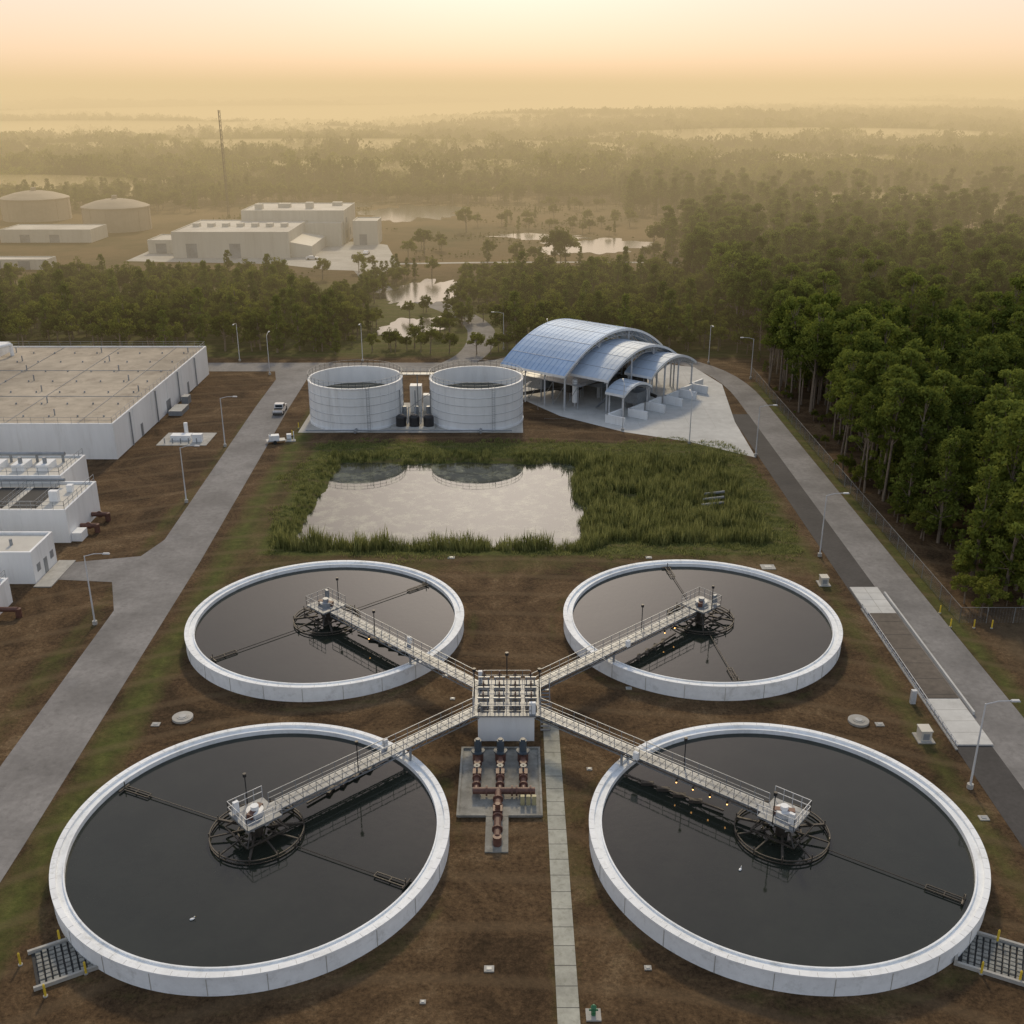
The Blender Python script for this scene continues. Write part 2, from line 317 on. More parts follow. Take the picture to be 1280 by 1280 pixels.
    if glints:
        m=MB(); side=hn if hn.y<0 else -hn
        for dd in glints:
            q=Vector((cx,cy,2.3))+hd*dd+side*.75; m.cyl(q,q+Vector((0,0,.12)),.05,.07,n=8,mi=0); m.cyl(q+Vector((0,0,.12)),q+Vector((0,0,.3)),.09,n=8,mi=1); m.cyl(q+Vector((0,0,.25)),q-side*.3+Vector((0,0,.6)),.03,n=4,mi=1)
        m.obj('added_glint_emitters',[GLINT,BLACK],E)  # added lamp-shaped emitters under the bridge, in place of sun glints
    # skimmers
    m=MB()
    for a in arms:
        a=math.radians(a); d=Vector((math.cos(a),math.sin(a),0)); n=Vector((-d.y,d.x,0)); c0=Vector((cx,cy,1.35))
        m.cyl(c0+d*3.7,c0+d*13.9,.045,n=5)
        e0=c0+d*11.3; e1=c0+d*14.0
        for o in (.25,-.25): m.cyl(e0+n*o,e1+n*o,.055,n=4)
        for t in (0,.5,1): m.cyl(e0.lerp(e1,t)+n*.25,e0.lerp(e1,t)-n*.25,.05,n=4)
        m.cyl(e1+n*.7,e1-n*.5,.10,n=5); m.cyl(e1,e1+Vector((0,0,.6)),.05,n=5)
    m.obj('skimmer_arms',DSTEEL,E)
    # scum trough beneath bridge
    m=MB(); a=ha+.10
    for t in (7.5,9,10.5,12):
        q=Vector((cx,cy,1.3))+Vector((math.cos(a),math.sin(a),0))*t; m.box((q.x,q.y,1.35),(1.1,.35,.3),0,a+.5)
    q0=Vector((cx,cy,1.4))+Vector((math.cos(a),math.sin(a),0))*5; q1=Vector((cx,cy,1.4))+Vector((math.cos(a),math.sin(a),0))*14.3; m.cyl(q0,q1,.1,n=4)
    m.obj('scum_trough',DSTEEL,E)
clarifier(-20.6,70.5,(-26,155),(HUBX0+.4,HUBY0+1.0),1,())
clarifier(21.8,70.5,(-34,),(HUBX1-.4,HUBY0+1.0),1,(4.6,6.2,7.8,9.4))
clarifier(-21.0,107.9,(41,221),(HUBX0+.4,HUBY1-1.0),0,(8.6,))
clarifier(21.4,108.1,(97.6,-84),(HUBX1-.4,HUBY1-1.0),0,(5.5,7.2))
# ---------------------------------------------------------------- hub
E=empty('flow_splitter_structure')
m=MB(); m.b2(-3.2,2.1,85.5,91.2,0,2.82,0); m.b2(-3.3,2.2,85.4,91.3,2.6,2.83,0); m.obj('splitter_box_walls',WHITE,E)
m=MB(); m.b2(HUBX0,HUBX1,HUBY0,HUBY1,2.86,3.0,0)
z=3.0; C=[(HUBX0,HUBY0,z),(HUBX1,HUBY0,z),(HUBX1,HUBY1,z),(HUBX0,HUBY1,z)]
for k in range(4):
    a=Vector(C[k]);b3=Vector(C[(k+1)%4]); d=(b3-a).normalized(); m.rail([a+d*.9 if k in(0,2) else a+d*1.6,b3-d*.9 if k in(0,2) else b3-d*1.6],1.1,.8,.035,1)
m.obj('deck_and_railings',[ALU,STEEL],E)
m=MB()
for ix in range(4):
    x=-2.7+ix*1.5
    for iy in range(3):
        y=86.3+iy*1.9
        m.box((x,y,3.03),(1.1,1.1,.06),2); m.cyl((x-.4,y,3),(x-.4,y,4.2),.05,n=6,mi=0); m.cyl((x+.4,y,3),(x+.4,y,4.2),.05,n=6,mi=0); m.box((x,y,4.2),(1.1,.16,.12),0); m.cyl((x,y,4.2),(x,y,4.9),.06,n=6,mi=1); m.cyl((x,y,4.45),(x,y,4.5),.22,n=12,mi=2)
m.rail([(-3.1,88.0,3),(2.1,88.0,3)],1.1,.8,.03,0); m.rail([(-3.1,89.9,3),(2.1,89.9,3)],1.1,.8,.03,0)
m.b2(-3.3,-2.9,91.0,91.3,3,4.3,3); m.b2(1.6,2.2,85.4,85.7,3,4.2,3)
m.obj('sluice_gates',[STEEL,RUST,DARK,WHITE],E)
m=MB()
for x,y in ((HUBX0+.1,88.4),(HUBX1-.1,88.4),(-.5,HUBY1-.1)):
    m.cyl((x,y,3),(x,y,6),.05,n=6); m.cyl((x,y,5.85),(x,y,6.15),.18,n=10)
m.obj('deck_lights',BLACK,E)
m=MB()
for i in range(12): m.b2(2.75,3.6,90.4-i*.27-.27,90.4-i*.27,2.7-i*.24,2.75-i*.24,0)
m.rail([(3.65,90.4,2.9),(3.65,87.1,.1)],1.0,.9,.03,0); m.rail([(2.74,90.4,2.9),(2.74,87.1,.1)],1.0,.9,.03,0); m.obj('access_stair',STEEL,E)
# ---------------------------------------------------------------- pump pad
E=empty('pump_station')
m=MB(); m.b2(-4.6,2.5,74.1,84,0,.15,0); m.b2(-2.2,-.3,69.6,74.1,0,.13,0)
for x0,x1,y0,y1 in ((-4.7,-4.5,74,84.1),(2.4,2.6,74,84.1),(-4.5,2.4,83.9,84.1),(-4.5,-2.2,74,74.2),(-.3,2.4,74,74.2)): m.b2(x0,x1,y0,y1,.15,.32,0)
m.obj('concrete_base',M('stained_concrete',(.24,.235,.21),.85,.25,1.5,big=.25,dirt=(.10,.095,.085),dirtamt=.8),E)
m=MB()
for x in (-3.1,-1.05,1.0):
    m.cyl((x,82.2,.15),(x,82.2,1.1),.5,n=16,mi=0); m.cyl((x,82.2,1.1),(x,82.2,1.25),.62,n=16,mi=1); m.cyl((x,82.2,1.25),(x,82.2,2.3),.33,n=14,mi=1); m.cyl((x,82.2,2.3),(x,82.2,2.45),.22,n=12,mi=1)
    m.cyl((x,82.2,.75),(x,76.8,.75),.25,n=12,mi=0)
    for y in (80.8,79.7,78.6,77.6): m.cyl((x,y-.08,.75),(x,y+.08,.75),.40,n=14,mi=0)
    m.box((x,79.2,.8),(.75,.75,.6),0); m.cyl((x,79.2,1.1),(x,79.2,1.7),.09,n=8,mi=1); m.cyl((x,79.2,1.65),(x,79.2,1.7),.3,n=12,mi=1); m.cyl((x,80.3,.9),(x,80.3,1.3),.3,n=10,mi=0)
    for y in (78,80.5): m.box((x,y,.32),(.35,.3,.4),2)
m.cyl((-3.4,76.8,.75),(2.0,76.8,.75),.30,n=14,mi=0)
for x in (-2.2,0,.4,1.6): m.cyl((x-.08,76.8,.75),(x+.08,76.8,.75),.45,n=14,mi=0)
m.cyl((-1.2,76.8,.75),(-1.2,70.6,.75),.30,n=14,mi=0); m.cyl((-1.2,70.5,.95),(-1.2,70.5,.0),.36,n=14,mi=0)
for y in (75.6,74.6,73.2,71.6): m.cyl((-1.2,y-.08,.75),(-1.2,y+.08,.75),.45,n=14,mi=0)
m.box((-1.2,73.9,.85),(.8,.8,.6),0); m.cyl((-1.2,73.9,1.1),(-1.2,73.9,1.6),.22,n=10,mi=0)
for x in (.9,1.4,1.9): m.box((x,75.7,.6),(.35,.3,.9),3)
m.obj('pumps_and_pipes',[RUST,M('motor_paint',(.06,.08,.10),.5),CONC,M('cabinet_tan',(.4,.36,.2),.6)],E)
# ---------------------------------------------------------------- storage tanks
def storage(cx,cy):
    E=empty('storage_tank'); R=8.6; H=8
    m=MB(); prof=[(R+.15,0),(R+.15,.4)]
    for k in range(1,6): z=k*1.55; prof+=[(R,z-1.5 if k>1 else .4),(R,z-.06),(R+.05,z-.04),(R+.05,z+.04)]
    prof+=[(R,7.8),(R+.12,7.8),(R+.12,8),(R-.25,8),(R-.25,4.6)]
    m.lathe(cx,cy,prof,96); m.disc(cx,cy,R-.24,4.8,96,1)
    for k in range(28):
        a=2*PI*k/28; m.box((cx+(R+.03)*math.cos(a),cy+(R+.03)*math.sin(a),4),(.06,.07,7.6),0,a)
    for z in (1.6,3.1,4.7,6.2): m.hoop(cx,cy,R+.06,z,.03,64,2)
    m.obj('tank_shell',[WHITE,M('tank_sludge',(.09,.085,.06),.5),STEEL],E)
    m=MB(); n=44; pts=[(cx+(R+.05)*math.cos(2*PI*k/n),cy+(R+.05)*math.sin(2*PI*k/n),8) for k in range(n)]; m.rail(pts,1.15,3,.03,0,True)
    m.obj('top_railing',STEEL,E)
    m=MB(); a=-1.2
    x,y=cx+(R+.5)*math.cos(a),cy+(R+.5)*math.sin(a)
    for o in (-.25,.25): m.cyl((x+o,y,0),(x+o,y,8.6),.04,n=4)
    for k in range(26): m.cyl((x-.25,y,.3+k*.32),(x+.25,y,.3+k*.32),.025,n=4)
    m.cyl((cx+1,cy-R-.2,.6),(cx+1,cy-R-2.0,.6),.25,n=10); m.obj('ladder_and_pipe',STEEL,E)
storage(-29,192.2); storage(-6.6,192.2)
E=empty('chemical_feed_equipment')
m=MB()
for x in (-20.2,-17.8,-15.2):
    m.lathe(x,186.5,[(0.01,2.5),(.5,2.4),(.9,2.1),(.95,1.9),(.95,.3)],20,0)
m.obj('polymer_tanks',BLACK,E)
m=MB(); m.b2(-22,-14,184.6,188.4,.05,.35,0)
for x in (-20.6,-17.8,-15): m.cyl((x,195,0),(x,195,8),.1,n=6,mi=1); m.cyl((x,189.5,0),(x,189.5,6.2),.1,n=6,mi=1)
for k in range(5): m.cyl((-20.6+k*1.4,195,0.5+k),(-20.6+(k+1)*1.4 if k<4 else -15,195,1.5+k),.06,n=4,mi=1)
m.b2(-21,-14.6,194,195.5,7.9,8.02,1); m.rail([(-21,194,8),(-14.6,194,8)],1.1,1.2,.03,1); m.rail([(-21,195.5,8),(-14.6,195.5,8)],1.1,1.2,.03,1)
m.b2(-19.4,-17.2,196.2,198.2,.05,5.2,2); m.b2(-17,-15,197,198.6,.05,3.2,2)
for i in range(3): m.cyl((-19+i*1.2,186,.8),(-19+i*1.2,189.5,3),.1,n=8,mi=1); m.cyl((-20+i*2.2,191.5,.05),(-20+i*2.2,191.5,2.6),.4,n=10,mi=1)
m.cyl((-37,183,.5),(0,183,.5),.12,n=8,mi=1)
m.obj('platform_and_cabinets',[CONC,STEEL,WHITE],E)
# ---------------------------------------------------------------- canopies
AX=Vector((.774,-.633,0)); SX=Vector((.633,.774,0))
def vault(E,o,Lx,span,eave,rise,mat,nm):
    o=Vector((o[0],o[1],0)); N=20
    def P(u,t,dz=0):
        p=o+AX*u+SX*(t*span); hh=eave+rise*(1-(2*t-1)**2); return (p.x,p.y,hh+dz)
    m=MB()
    for dz,fl in ((0,0),(-.3,1)):
        vs=[P(u,i/N,dz) for i in range(N+1) for u in (-.4,Lx+.4)]
        fs=[(2*i,2*i+1,2*i+3,2*i+2) for i in range(N)]; m.add(vs,fs,0)
    for u in (-.4,Lx+.4):
        vs=[P(u,i/N,dz) for i in range(N+1) for dz in (.02,-.45)]; m.add(vs,[(2*i,2*i+1,2*i+3,2*i+2) for i in range(N)],1)
    for t in (0,1):
        m.add([P(-.4,t,.02),P(Lx+.4,t,.02),P(Lx+.4,t,-.45),P(-.4,t,-.45)],[(0,1,2,3)],1)
    k=int(Lx/1.1)
    for j in range(k+1):
        u=Lx*j/k
        for i in range(N): m.cyl(P(u,i/N,.0),P(u,(i+1)/N,.0),.045,n=4,mi=0)
    for i in range(2,N,3): m.cyl(P(-.3,i/N,.01),P(Lx+.3,i/N,.01),.04,n=4,mi=2)
    m.obj(nm+'_roof',[mat,WHITE,STEEL],E)
    m=MB(); nb=max(2,int(Lx/5)+1); ts=(0.03,.35,.65,.97) if span>15 else (.05,.95)
    for j in range(nb):
        u=.3+(Lx-.6)*j/(nb-1)
        for t in ts:
            a=P(u,t,-.3); m.cyl((a[0],a[1],0),a,.2,n=4)
            for dt in (.06,-.06):
                if 0<t+dt<1: m.cyl((a[0],a[1],a[2]-1.8),P(u,t+dt,-.3),.09,n=4)
        for i in range(N):
            m.cyl(P(u,i/N,-.5),P(u,(i+1)/N,-.5),.12,n=4)
            if span>15: m.cyl(P(u,i/N,-1.4 if 0<i<N else -.6),P(u,(i+1)/N,-1.4 if i+1<N else -.6),.09,n=4); m.cyl(P(u,i/N,-.5),P(u,(i+1)/N,-1.4 if i+1<N else -.6),.06,n=4)
    for t in ts: m.cyl(P(0.3,t,-.7),P(Lx-.3,t,-.7),.13,n=4)
    m.obj(nm+'_frame',LSTEEL,E)
E=empty('vaulted_canopy_building')
vault(E,(-2,206.3),15,35,7,6,CANW,'main_vault')
vault(E,(11.5,200.2),8,26,6.6,4.3,CANL,'second_vault')
vault(E,(22.3,203.5),5.5,17,6.0,2.6,CANL,'third_vault')
vault(E,(17.8,194.0),3.6,9.5,4.6,1.5,CANL,'small_vault')
m=MB(); ang=math.atan2(AX.y,AX.x)
def pt(u,t,z): p=Vector((-2,206.3,0))+AX*u+SX*t; return (p.x,p.y,z)
for u,t,w,d,h,z in ((4,6,6,4,2.2,3.2),(10,8,5,4,2.4,3.2),(6,18,7,8,2.8,2.6),(14,14,5,6,2,3.6),(10,27,8,6,3.5,2),(19,18,4,5,2.5,3),(24,12,3,4,2.2,2.2)):
    m.box(pt(u,t,z),(w,d,h),random.choice((0,1,1,2)),ang)
    for i in (-1,1):
        for j in (-1,1):
            a=Vector(pt(u,t,0))+AX*i*w*.45+SX*j*d*.45; m.cyl(a,a+Vector((0,0,z)),.12,n=4,mi=1)
m.box(pt(9,10,4.6),(16,14,.15),1,ang)
a=[pt(1,3,4.7),pt(17,3,4.7),pt(17,17,4.7),pt(1,17,4.7)]; m.rail(a,1.1,1.6,.04,1,True)
for i in range(6):
    a=Vector(pt(1.5+i*3,3,0)); m.cyl(a,a+Vector((0,0,4.6)),.1,n=4,mi=1)
    if i<5: m.cyl(a,Vector(pt(4.5+i*3,3,4.6)),.06,n=4,mi=1)
for k in range(14): p=pt(2+k*.35,.6,.4+k*.3); m.box(p,(.4,1.2,.08),1,ang)
for k in range(14): p=pt(19+k*.3,6,.4+k*.3); m.box(p,(.4,1.2,.08),1,ang)
m.cyl(pt(3,2,1),pt(20,12,5),.35,n=6,mi=2); m.cyl(pt(8,16,5),pt(26,16,1.5),.35,n=6,mi=2); m.cyl(pt(15,4,1),pt(15,4,5.5),.5,n=10,mi=0)
m.obj('screening_equipment',[WHITE,STEEL,DSTEEL],E)
m=MB()
for k,(x,y) in enumerate(((19,188.5),(23.6,192.5),(27.5,197),(31.5,201.5),(35,206.5),(38,211))):
    m.box((x,y,.8),(4.2,.4,1.6),0,ang); m.box((x-1.6+SX.x*2.6,y+1.2+SX.y*2.2,.8),(.4,5,1.6),0,ang)
m.obj('bunker_walls',WHITE,E)
# ---------------------------------------------------------------- buildings
def block(name,x0,x1,y0,y1,h,roof=ROOFW,wall=WHITE,par=.35,doors=(),win=(),extra=None):
    E=empty(name)
    m=MB(); m.b2(x0,x1,y0,y1,-.2,h-par,0)
    for a in ((x0,x1,y0,y0+.3),(x0,x1,y1-.3,y1),(x0,x0+.3,y0+.3,y1-.3),(x1-.3,x1,y0+.3,y1-.3)): m.b2(*a,h-par,h,0)
    st=max(4,(x1-x0)/8)
    k=int((x1-x0)/st)
    for i in range(1,k): m.b2(x0+i*(x1-x0)/k-.06,x0+i*(x1-x0)/k+.06,y0-.04,y0-.002,0,h-.1,0)
    k=max(1,int((y1-y0)/st))
    for i in range(1,k): m.b2(x1+.002,x1+.04,y0+i*(y1-y0)/k-.06,y0+i*(y1-y0)/k+.06,0,h-.1,0)
    m.obj('walls',[wall],E)
    m=MB(); m.b2(x0+.3,x1-.3,y0+.3,y1-.3,h-par,h-par+.03,0); m.obj('roof',roof,E)
    if doors or win:
        m=MB()
        for x,w,hh in doors: m.b2(x,x+w,y0-.06,y0-.003,0,hh,0); m.b2(x-.1,x+w+.1,y0-.1,y0-.062,hh,hh+.12,1)
        for y,w,z0,z1 in win: m.b2(x1+.003,x1+.06,y,y+w,z0,z1,0)
        m.obj('doors_and_windows',[STEEL,STEEL],E)
    return E
E=block('process_building',-135,-65.8,168.4,226,6.2,roof=ROOFB,par=.25)
m=MB()
for i in range(15):
    for j in range(7):
        x=-132+i*4.5+random.uniform(-.2,.2); y=173+j*7.8; m.cyl((x,y,5.9),(x,y,6.3),.14,n=8,mi=0)
        if (i+j)%4==0: m.cyl((x+.6,y+1,5.9),(x+.6,y+1,7.1),.12,n=6,mi=0)
m.obj('roof_vents',STEEL,E)
m=MB(); m.rail([(-134.8,168.6,6.2),(-66,168.6,6.2),(-66,225.8,6.2),(-134.8,225.8,6.2)],1.0,2.2,.03,0)
for x in (-96,-84,-72): m.cyl((x,169,6),(x,225,6.05),.06,n=4,mi=0)
for y in (186,205): m.cyl((-130,y,6.02),(-67,y,6.02),.06,n=4,mi=0)
m.b2(-112,-106,214,222,5.97,8.0,1); m.cyl((-107,212,6),(-107,212,8.5),.5,n=12,mi=1); m.cyl((-107,212,8.3),(-104,218,8.3),.4,n=10,mi=1); m.cyl((-104,218,8.3),(-104,218,6),.4,n=10,mi=1)
m.obj('roof_railing_and_ducts',[STEEL,WHITE],E)
m=MB()
for y in (176,190,204,216): m.cyl((-65.6,y,0),(-65.6,y,6),.12,n=8,mi=0)
for y,w in ((181,1),(196,2.4),(210,1)): m.b2(-65.78,-65.72,y,y+w,0,2.3,1)
m.b2(-65,-62.5,194,199,0,.9,0); m.b2(-64.8,-63.5,202,204,0,1.5,0)
m.obj('wall_pipes_and_doors',[STEEL,STEEL],E)
E=block('filter_building',-110,-60,133,144.4,4.8,roof=ROOFW)
m=MB(); m.rail([(-109,133.2,4.8),(-60.2,133.2,4.8),(-60.2,144.2,4.8)],1.1,1.5,.035,0)
for i in range(4):
    x=-82+i*4.6; m.b2(x,x+3.6,134.5,142.5,4.46,4.52,3); m.rail([(x,134.4,4.5),(x+3.6,134.4,4.5),(x+3.6,142.6,4.5),(x,142.6,4.5)],1.05,1.2,.028,0,True)
m.cyl((-80,143.3,5.4),(-64,143.3,5.4),.25,n=8,mi=0); m.b2(-90,-84,134,140,4.5,7.2,1); m.box((-63,137,5.3),(1.2,.8,1.6),1); m.box((-62.4,141,5.0),(.8,.8,1.0),1)
for y in (141,136.8):
    m.cyl((-59.9,y,1),(-57.7,y,1),.33,n=12,mi=2); m.cyl((-57.7,y,1.2),(-57.7,y,0),.38,n=12,mi=2); m.cyl((-58.8,y-.08,1),(-58.8,y+.08,1),.5,n=12,mi=2)
m.b2(-59.95,-58.6,133.5,135.6,0,1.2,1)
m.obj('rooftop_basins_and_pipes',[STEEL,WHITE,RUST,DARK],E)
E=block('blower_building',-110,-65,144.45,154,5.6)
m=MB(); m.rail([(-109,144.7,5.6),(-65.3,144.7,5.6),(-65.3,153.8,5.6)],1.1,1.5,.035,0)
for i in range(5): m.b2(-84+i*3.6,-82.2+i*3.6,147,150,5.2,6.3,1); m.cyl((-83+i*3.6,148,6.3),(-83+i*3.6,148,7.2),.3,n=8,mi=0)
m.cyl((-84,151.5,6.6),(-67,151.5,6.6),.3,n=10,mi=0)
for i in range(5): m.cyl((-83+i*3.9,151.5,6.6),(-83+i*3.9,151.5,5.2),.2,n=8,mi=0)
m.obj('rooftop_equipment',[STEEL,WHITE],E)
E=block('control_building',-80,-59.3,120,126.7,4.3,doors=((-72,1.1,2.2),(-67,2.4,2.6)),win=((121,.9,1.2,2.2),(123,.9,0,2.1),(125,.9,1.2,2.2)))
m=MB(); m.b2(-59.2,-57,119,127,0,.12,0); m.obj('stoop',CONC,E)
m=MB(); m.b2(-78,-76.5,122,124,3.9,4.9,0); m.b2(-70,-68.8,122,123.4,3.9,4.7,0); m.cyl((-63,123,3.9),(-63,123,4.8),.2,n=8); m.obj('rooftop_unit',STEEL,E)
E=block('valve_building',-80,-60,107,115,3.2)
m=MB(); m.rail([(-79,107.2,3.2),(-60.2,107.2,3.2),(-60.2,114.8,3.2)],1.1,1.5,.03,0); m.cyl((-59.9,111,1),(-57.5,111,1),.3,n=10,mi=1); m.cyl((-57.5,111,1.1),(-57.5,111,0),.35,n=10,mi=1); m.obj('roof_railing_and_pipe',[STEEL,RUST],E)
# ---------------------------------------------------------------- distant plant
E=block('warehouse',-125,-82,400,440,9.4,wall=CREAM,doors=((-120,4,5),(-104,4,5)),win=((405,6,0,5),(420,6,0,5)))
m=MB()
for i in range(7): m.b2(-122+i*5.6,-119.5+i*5.6,418,421,9,10.4,0)
m.obj('rooftop_units',CREAM,E)
m=MB(); m.add([(-82,402,0),(-74,402,0),(-74,432,0),(-82,432,0),(-82,402,5.5),(-82,432,5.5),(-74,402,4),(-74,432,4)],[(4,6,7,5),(0,1,6,4),(1,2,7,6)],0); m.obj('lean_to',CREAM,E)
E=block('plant_office',-108,-67,438,470,13.2,wall=CREAM,win=((442,3,2,5),(452,3,2,5),(442,3,8,10)),doors=((-100,3,3),(-90,3,3)))
m=MB()
for x,y,w,h in ((-104,445,3,2),(-96,452,5,1.6),(-84,448,3,2.4),(-75,460,4,1.4)): m.b2(x,x+w,y,y+3,12.8,12.9+h,0)
m.obj('rooftop_units',CREAM,E)
E=block('machinery_building',-82,-67.5,432,437.8,9,wall=CREAM)
block('switchgear_building',-63.5,-53.6,436,450,9.4,wall=CREAM,doors=((-61,3,4),))
block('workshop',-138,-126,412,430,5,wall=CREAM,doors=((-135,4,3.5),)); block('laboratory',-208,-171,443,462,5.2,wall=CREAM,doors=((-200,4,3),(-188,4,3))); block('storage_shed',-240,-214,430,450,7,wall=CREAM)
block('garage',-186,-160,372,380,3.5,wall=CREAM,doors=((-180,4,2.8),(-170,4,2.8)))
def rtank(x,y,R,h,mat):
    m=MB(); m.lathe(x,y,[(R,0),(R,h),(R*1.015,h),(R*1.015,h+.5),(R*.9,h+1.2),(R*.6,h+2.6),(R*.3,h+3.4),(.05,h+3.7)],64)
    for k in range(12):
        a=2*PI*k/12; m.box((x+R*math.cos(a),y+R*math.sin(a),h/2),(.3,.6,h),0,a)
    m.cyl((x,y,h+3.5),(x,y,h+5),1.2,n=12); m.obj('domed_tank',mat)
rtank(-176,489,14.4,9.6,BUFF); rtank(-229,530,15.5,9.6,BUFF); rtank(-240,452,9,8,CREAM)
m=MB()
for k in range(24):
    z=k*2.05
    for i in range(3):
        a=2*PI*i/3; b3=2*PI*(i+1)/3; R=.55
        m.cyl((R*math.cos(a),R*math.sin(a),z),(R*math.cos(a),R*math.sin(a),z+2.05),.13,n=4); m.cyl((R*math.cos(a),R*math.sin(a),z),(R*math.cos(b3),R*math.sin(b3),z+2.05),.07,n=4)
m.obj('radio_mast',M('mast_steel',(.12,.10,.08),.6),loc=(-138,535,0))
# ---------------------------------------------------------------- far ponds
LAG=[(-50,560,22,42,.1,1),(33,432,21,22,-.3,2),(12,462,20,9,0,5),(-27,328,9.5,26,-.2,3),(-26,276,6.5,15,-.35,4),(-95,600,25,14,0,6)]
for cx,cy,rx,ry,rot,seed in LAG:
    rs=random.Random(seed); ph=[rs.uniform(0,6.28) for _ in range(4)]; m=MB(); pts=[]
    for i in range(120):
        a=2*PI*i/120; k=1+.20*math.sin(2*a+ph[0])+.13*math.sin(5*a+ph[1])+.10*math.sin(9*a+ph[2])+.07*math.sin(19*a+ph[3])
        x,y=rx*k*math.cos(a),ry*k*math.sin(a); pts.append((cx+x*math.cos(rot)-y*math.sin(rot),cy+x*math.sin(rot)+y*math.cos(rot)))
    m.poly(pts,.06+seed*.004); m.obj('lagoon_water',FARW)
def offlag(x,y,f=1.25):
    k=np.ones(x.shape,bool)
    for cx,cy,rx,ry,rot,_ in LAG:
        dx,dy=x-cx,y-cy; u=dx*math.cos(rot)+dy*math.sin(rot); v=-dx*math.sin(rot)+dy*math.cos(rot)
        vv=np.where(v<0,v*.55,v)
        k&=((u/rx)**2+(vv/ry)**2)>f
    return k
# ---------------------------------------------------------------- street furniture
M0=M('lamp_post_paint',(.55,.56,.57),.5,.05,2)
def lamp(x,y,az,h=8.9,arm=2.2):
    m=MB(); m.cyl((0,0,0),(0,0,.45),.28,n=10,mi=1); m.cyl((0,0,.4),(0,0,h-.3),.10,.06,n=8)
    m.cyl((0,0,h-.35),(arm*.5,0,h-.05),.045,n=6); m.cyl((arm*.5,0,h-.05),(arm,0,h),.045,n=6); m.box((arm+.3,0,h),(.8,.30,.14),0,0,.8)
    m.obj('street_lamp',[M0,CONC],loc=(x,y,0),rz=az)
for a in ((-48,109.2,0),(-48.6,148.3,0),(-49.6,175.3,0),(-52.5,225.5,PI/2),(40.6,128.5,0),(41.0,170,0),(40.3,78.2,0),(30.9,176.9,PI/2),(44.4,236,-PI/2),(51,222,PI),(-34,238,-PI/2),(-2,250,PI),(20,184.5,PI/2),(-62,238,-PI/2),(8,239,PI/2)): lamp(*a)
m=MB(); pts=[(51.6,225,0),(51.6,109.5,0),(95,109.5,0)]
for a,b3 in zip(pts,pts[1:]):
    a=Vector(a);b3=Vector(b3);k=int((b3-a).length/3)
    for i in range(k+1): q=a.lerp(b3,i/k); m.cyl(q,q+Vector((0,0,2.0)),.035,n=5)
    for z in [.1+.14*i for i in range(14)]: m.cyl(a+Vector((0,0,z)),b3+Vector((0,0,z)),.006,n=3)
    m.cyl(a+Vector((0,0,2.0)),b3+Vector((0,0,2.0)),.025,n=4)
    L_=(b3-a).length; kk=int(L_/.35)
    for i in range(kk): q=a.lerp(b3,i/kk); m.cyl(q,q+Vector((0,0,2.0)),.006,n=3)
m.obj('chain_link_fence',M('fence_galv',(.22,.23,.23),.6))
# weighbridge
E=empty('truck_weighbridge')
m=MB(); m.b2(41.7,45.1,111.7,118.8,0,.16,0); m.b2(41.7,45.1,84.7,92.8,0,.16,0)
for y in (113.5,115.3,117.1,86.7,88.7,90.7): m.b2(41.72,45.08,y,y+.06,.161,.166,1)
m.b2(43.4,43.46,111.72,118.78,.167,.172,1)
m.obj('approach_slabs',[CONCL,CONC],E)
m=MB(); m.b2(41.9,45.0,92.85,111.65,0,.2,0)
for k in range(6): m.b2(41.95,44.95,93.5+k*3.2,93.54+k*3.2,.202,.21,1)
m.obj('scale_deck',[M('deck_plate',(.075,.062,.052),.75,.3,1.5,big=.25),DARK],E)
m=MB(); m.b2(45.3,45.5,90,117,0,.4,0)
for k in range(28): m.cyl((41.4,84.5+k*1.05,0),(41.4,84.5+k*1.05,.8),.045,n=5,mi=1)
m.cyl((41.4,84,.8),(41.4,113,.8),.04,n=4,mi=1); m.cyl((41.4,84,.45),(41.4,113,.45),.04,n=4,mi=1); m.b2(41.3,41.5,84,113,0,.14,2); m.b2(39.9,40.4,92,92.4,0,1.5,1); m.obj('guide_rails',[CONCL,LSTEEL,CONC],E)
def manhole(x,y):
    m=MB(); m.lathe(x,y,[(1.0,0),(1.0,.22),(.55,.22),(.55,.26),(.01,.26)],32,0); m.cyl((x,y,.26),(x,y,.30),.35,n=16,mi=1); m.obj('concrete_manhole',[CONC,STEEL])
manhole(-32.2,89.4); manhole(33.7,88.8)
M1=M('cabinet_beige',(.5,.48,.42),.6,.05)
def vault_box(x,y,s=1):
    m=MB(); m.b2(-.8*s,.8*s,-.9*s,.9*s,0,.12,0); m.b2(-.5*s,.5*s,-.6*s,.6*s,.12,1.1*s,1); m.b2(-.56*s,.56*s,-.66*s,.66*s,1.1*s,1.2*s,1); m.b2(-.3*s,.3*s,-.62*s,-.602*s,.25,.9*s,2); m.obj('electrical_cabinet',[CONC,M1,STEEL],loc=(x,y,0))
vault_box(39,85.9,1); vault_box(38.8,120,.9)
for x,y,s in ((33,125,.9),(-34.5,88.3,.4),(35.6,88.3,.4),(-1.6,57.4,.35),(36.2,79,.4),(9.5,57.5,.25),(-6,54.5,.2),(18,128,.4),(-8,128,.45),(39.8,74,.4),(-6,93,.25),(7,81,.25),(-7,97.5,.3),(12,95,.3)):
    m=MB(); m.b2(-s,s,-s*.8,s*.8,0,.08,0); m.b2(-s*.5,s*.5,-s*.4,s*.4,.08,.12,1); m.obj('valve_box_cover',[CONC,STEEL],loc=(x,y,0))
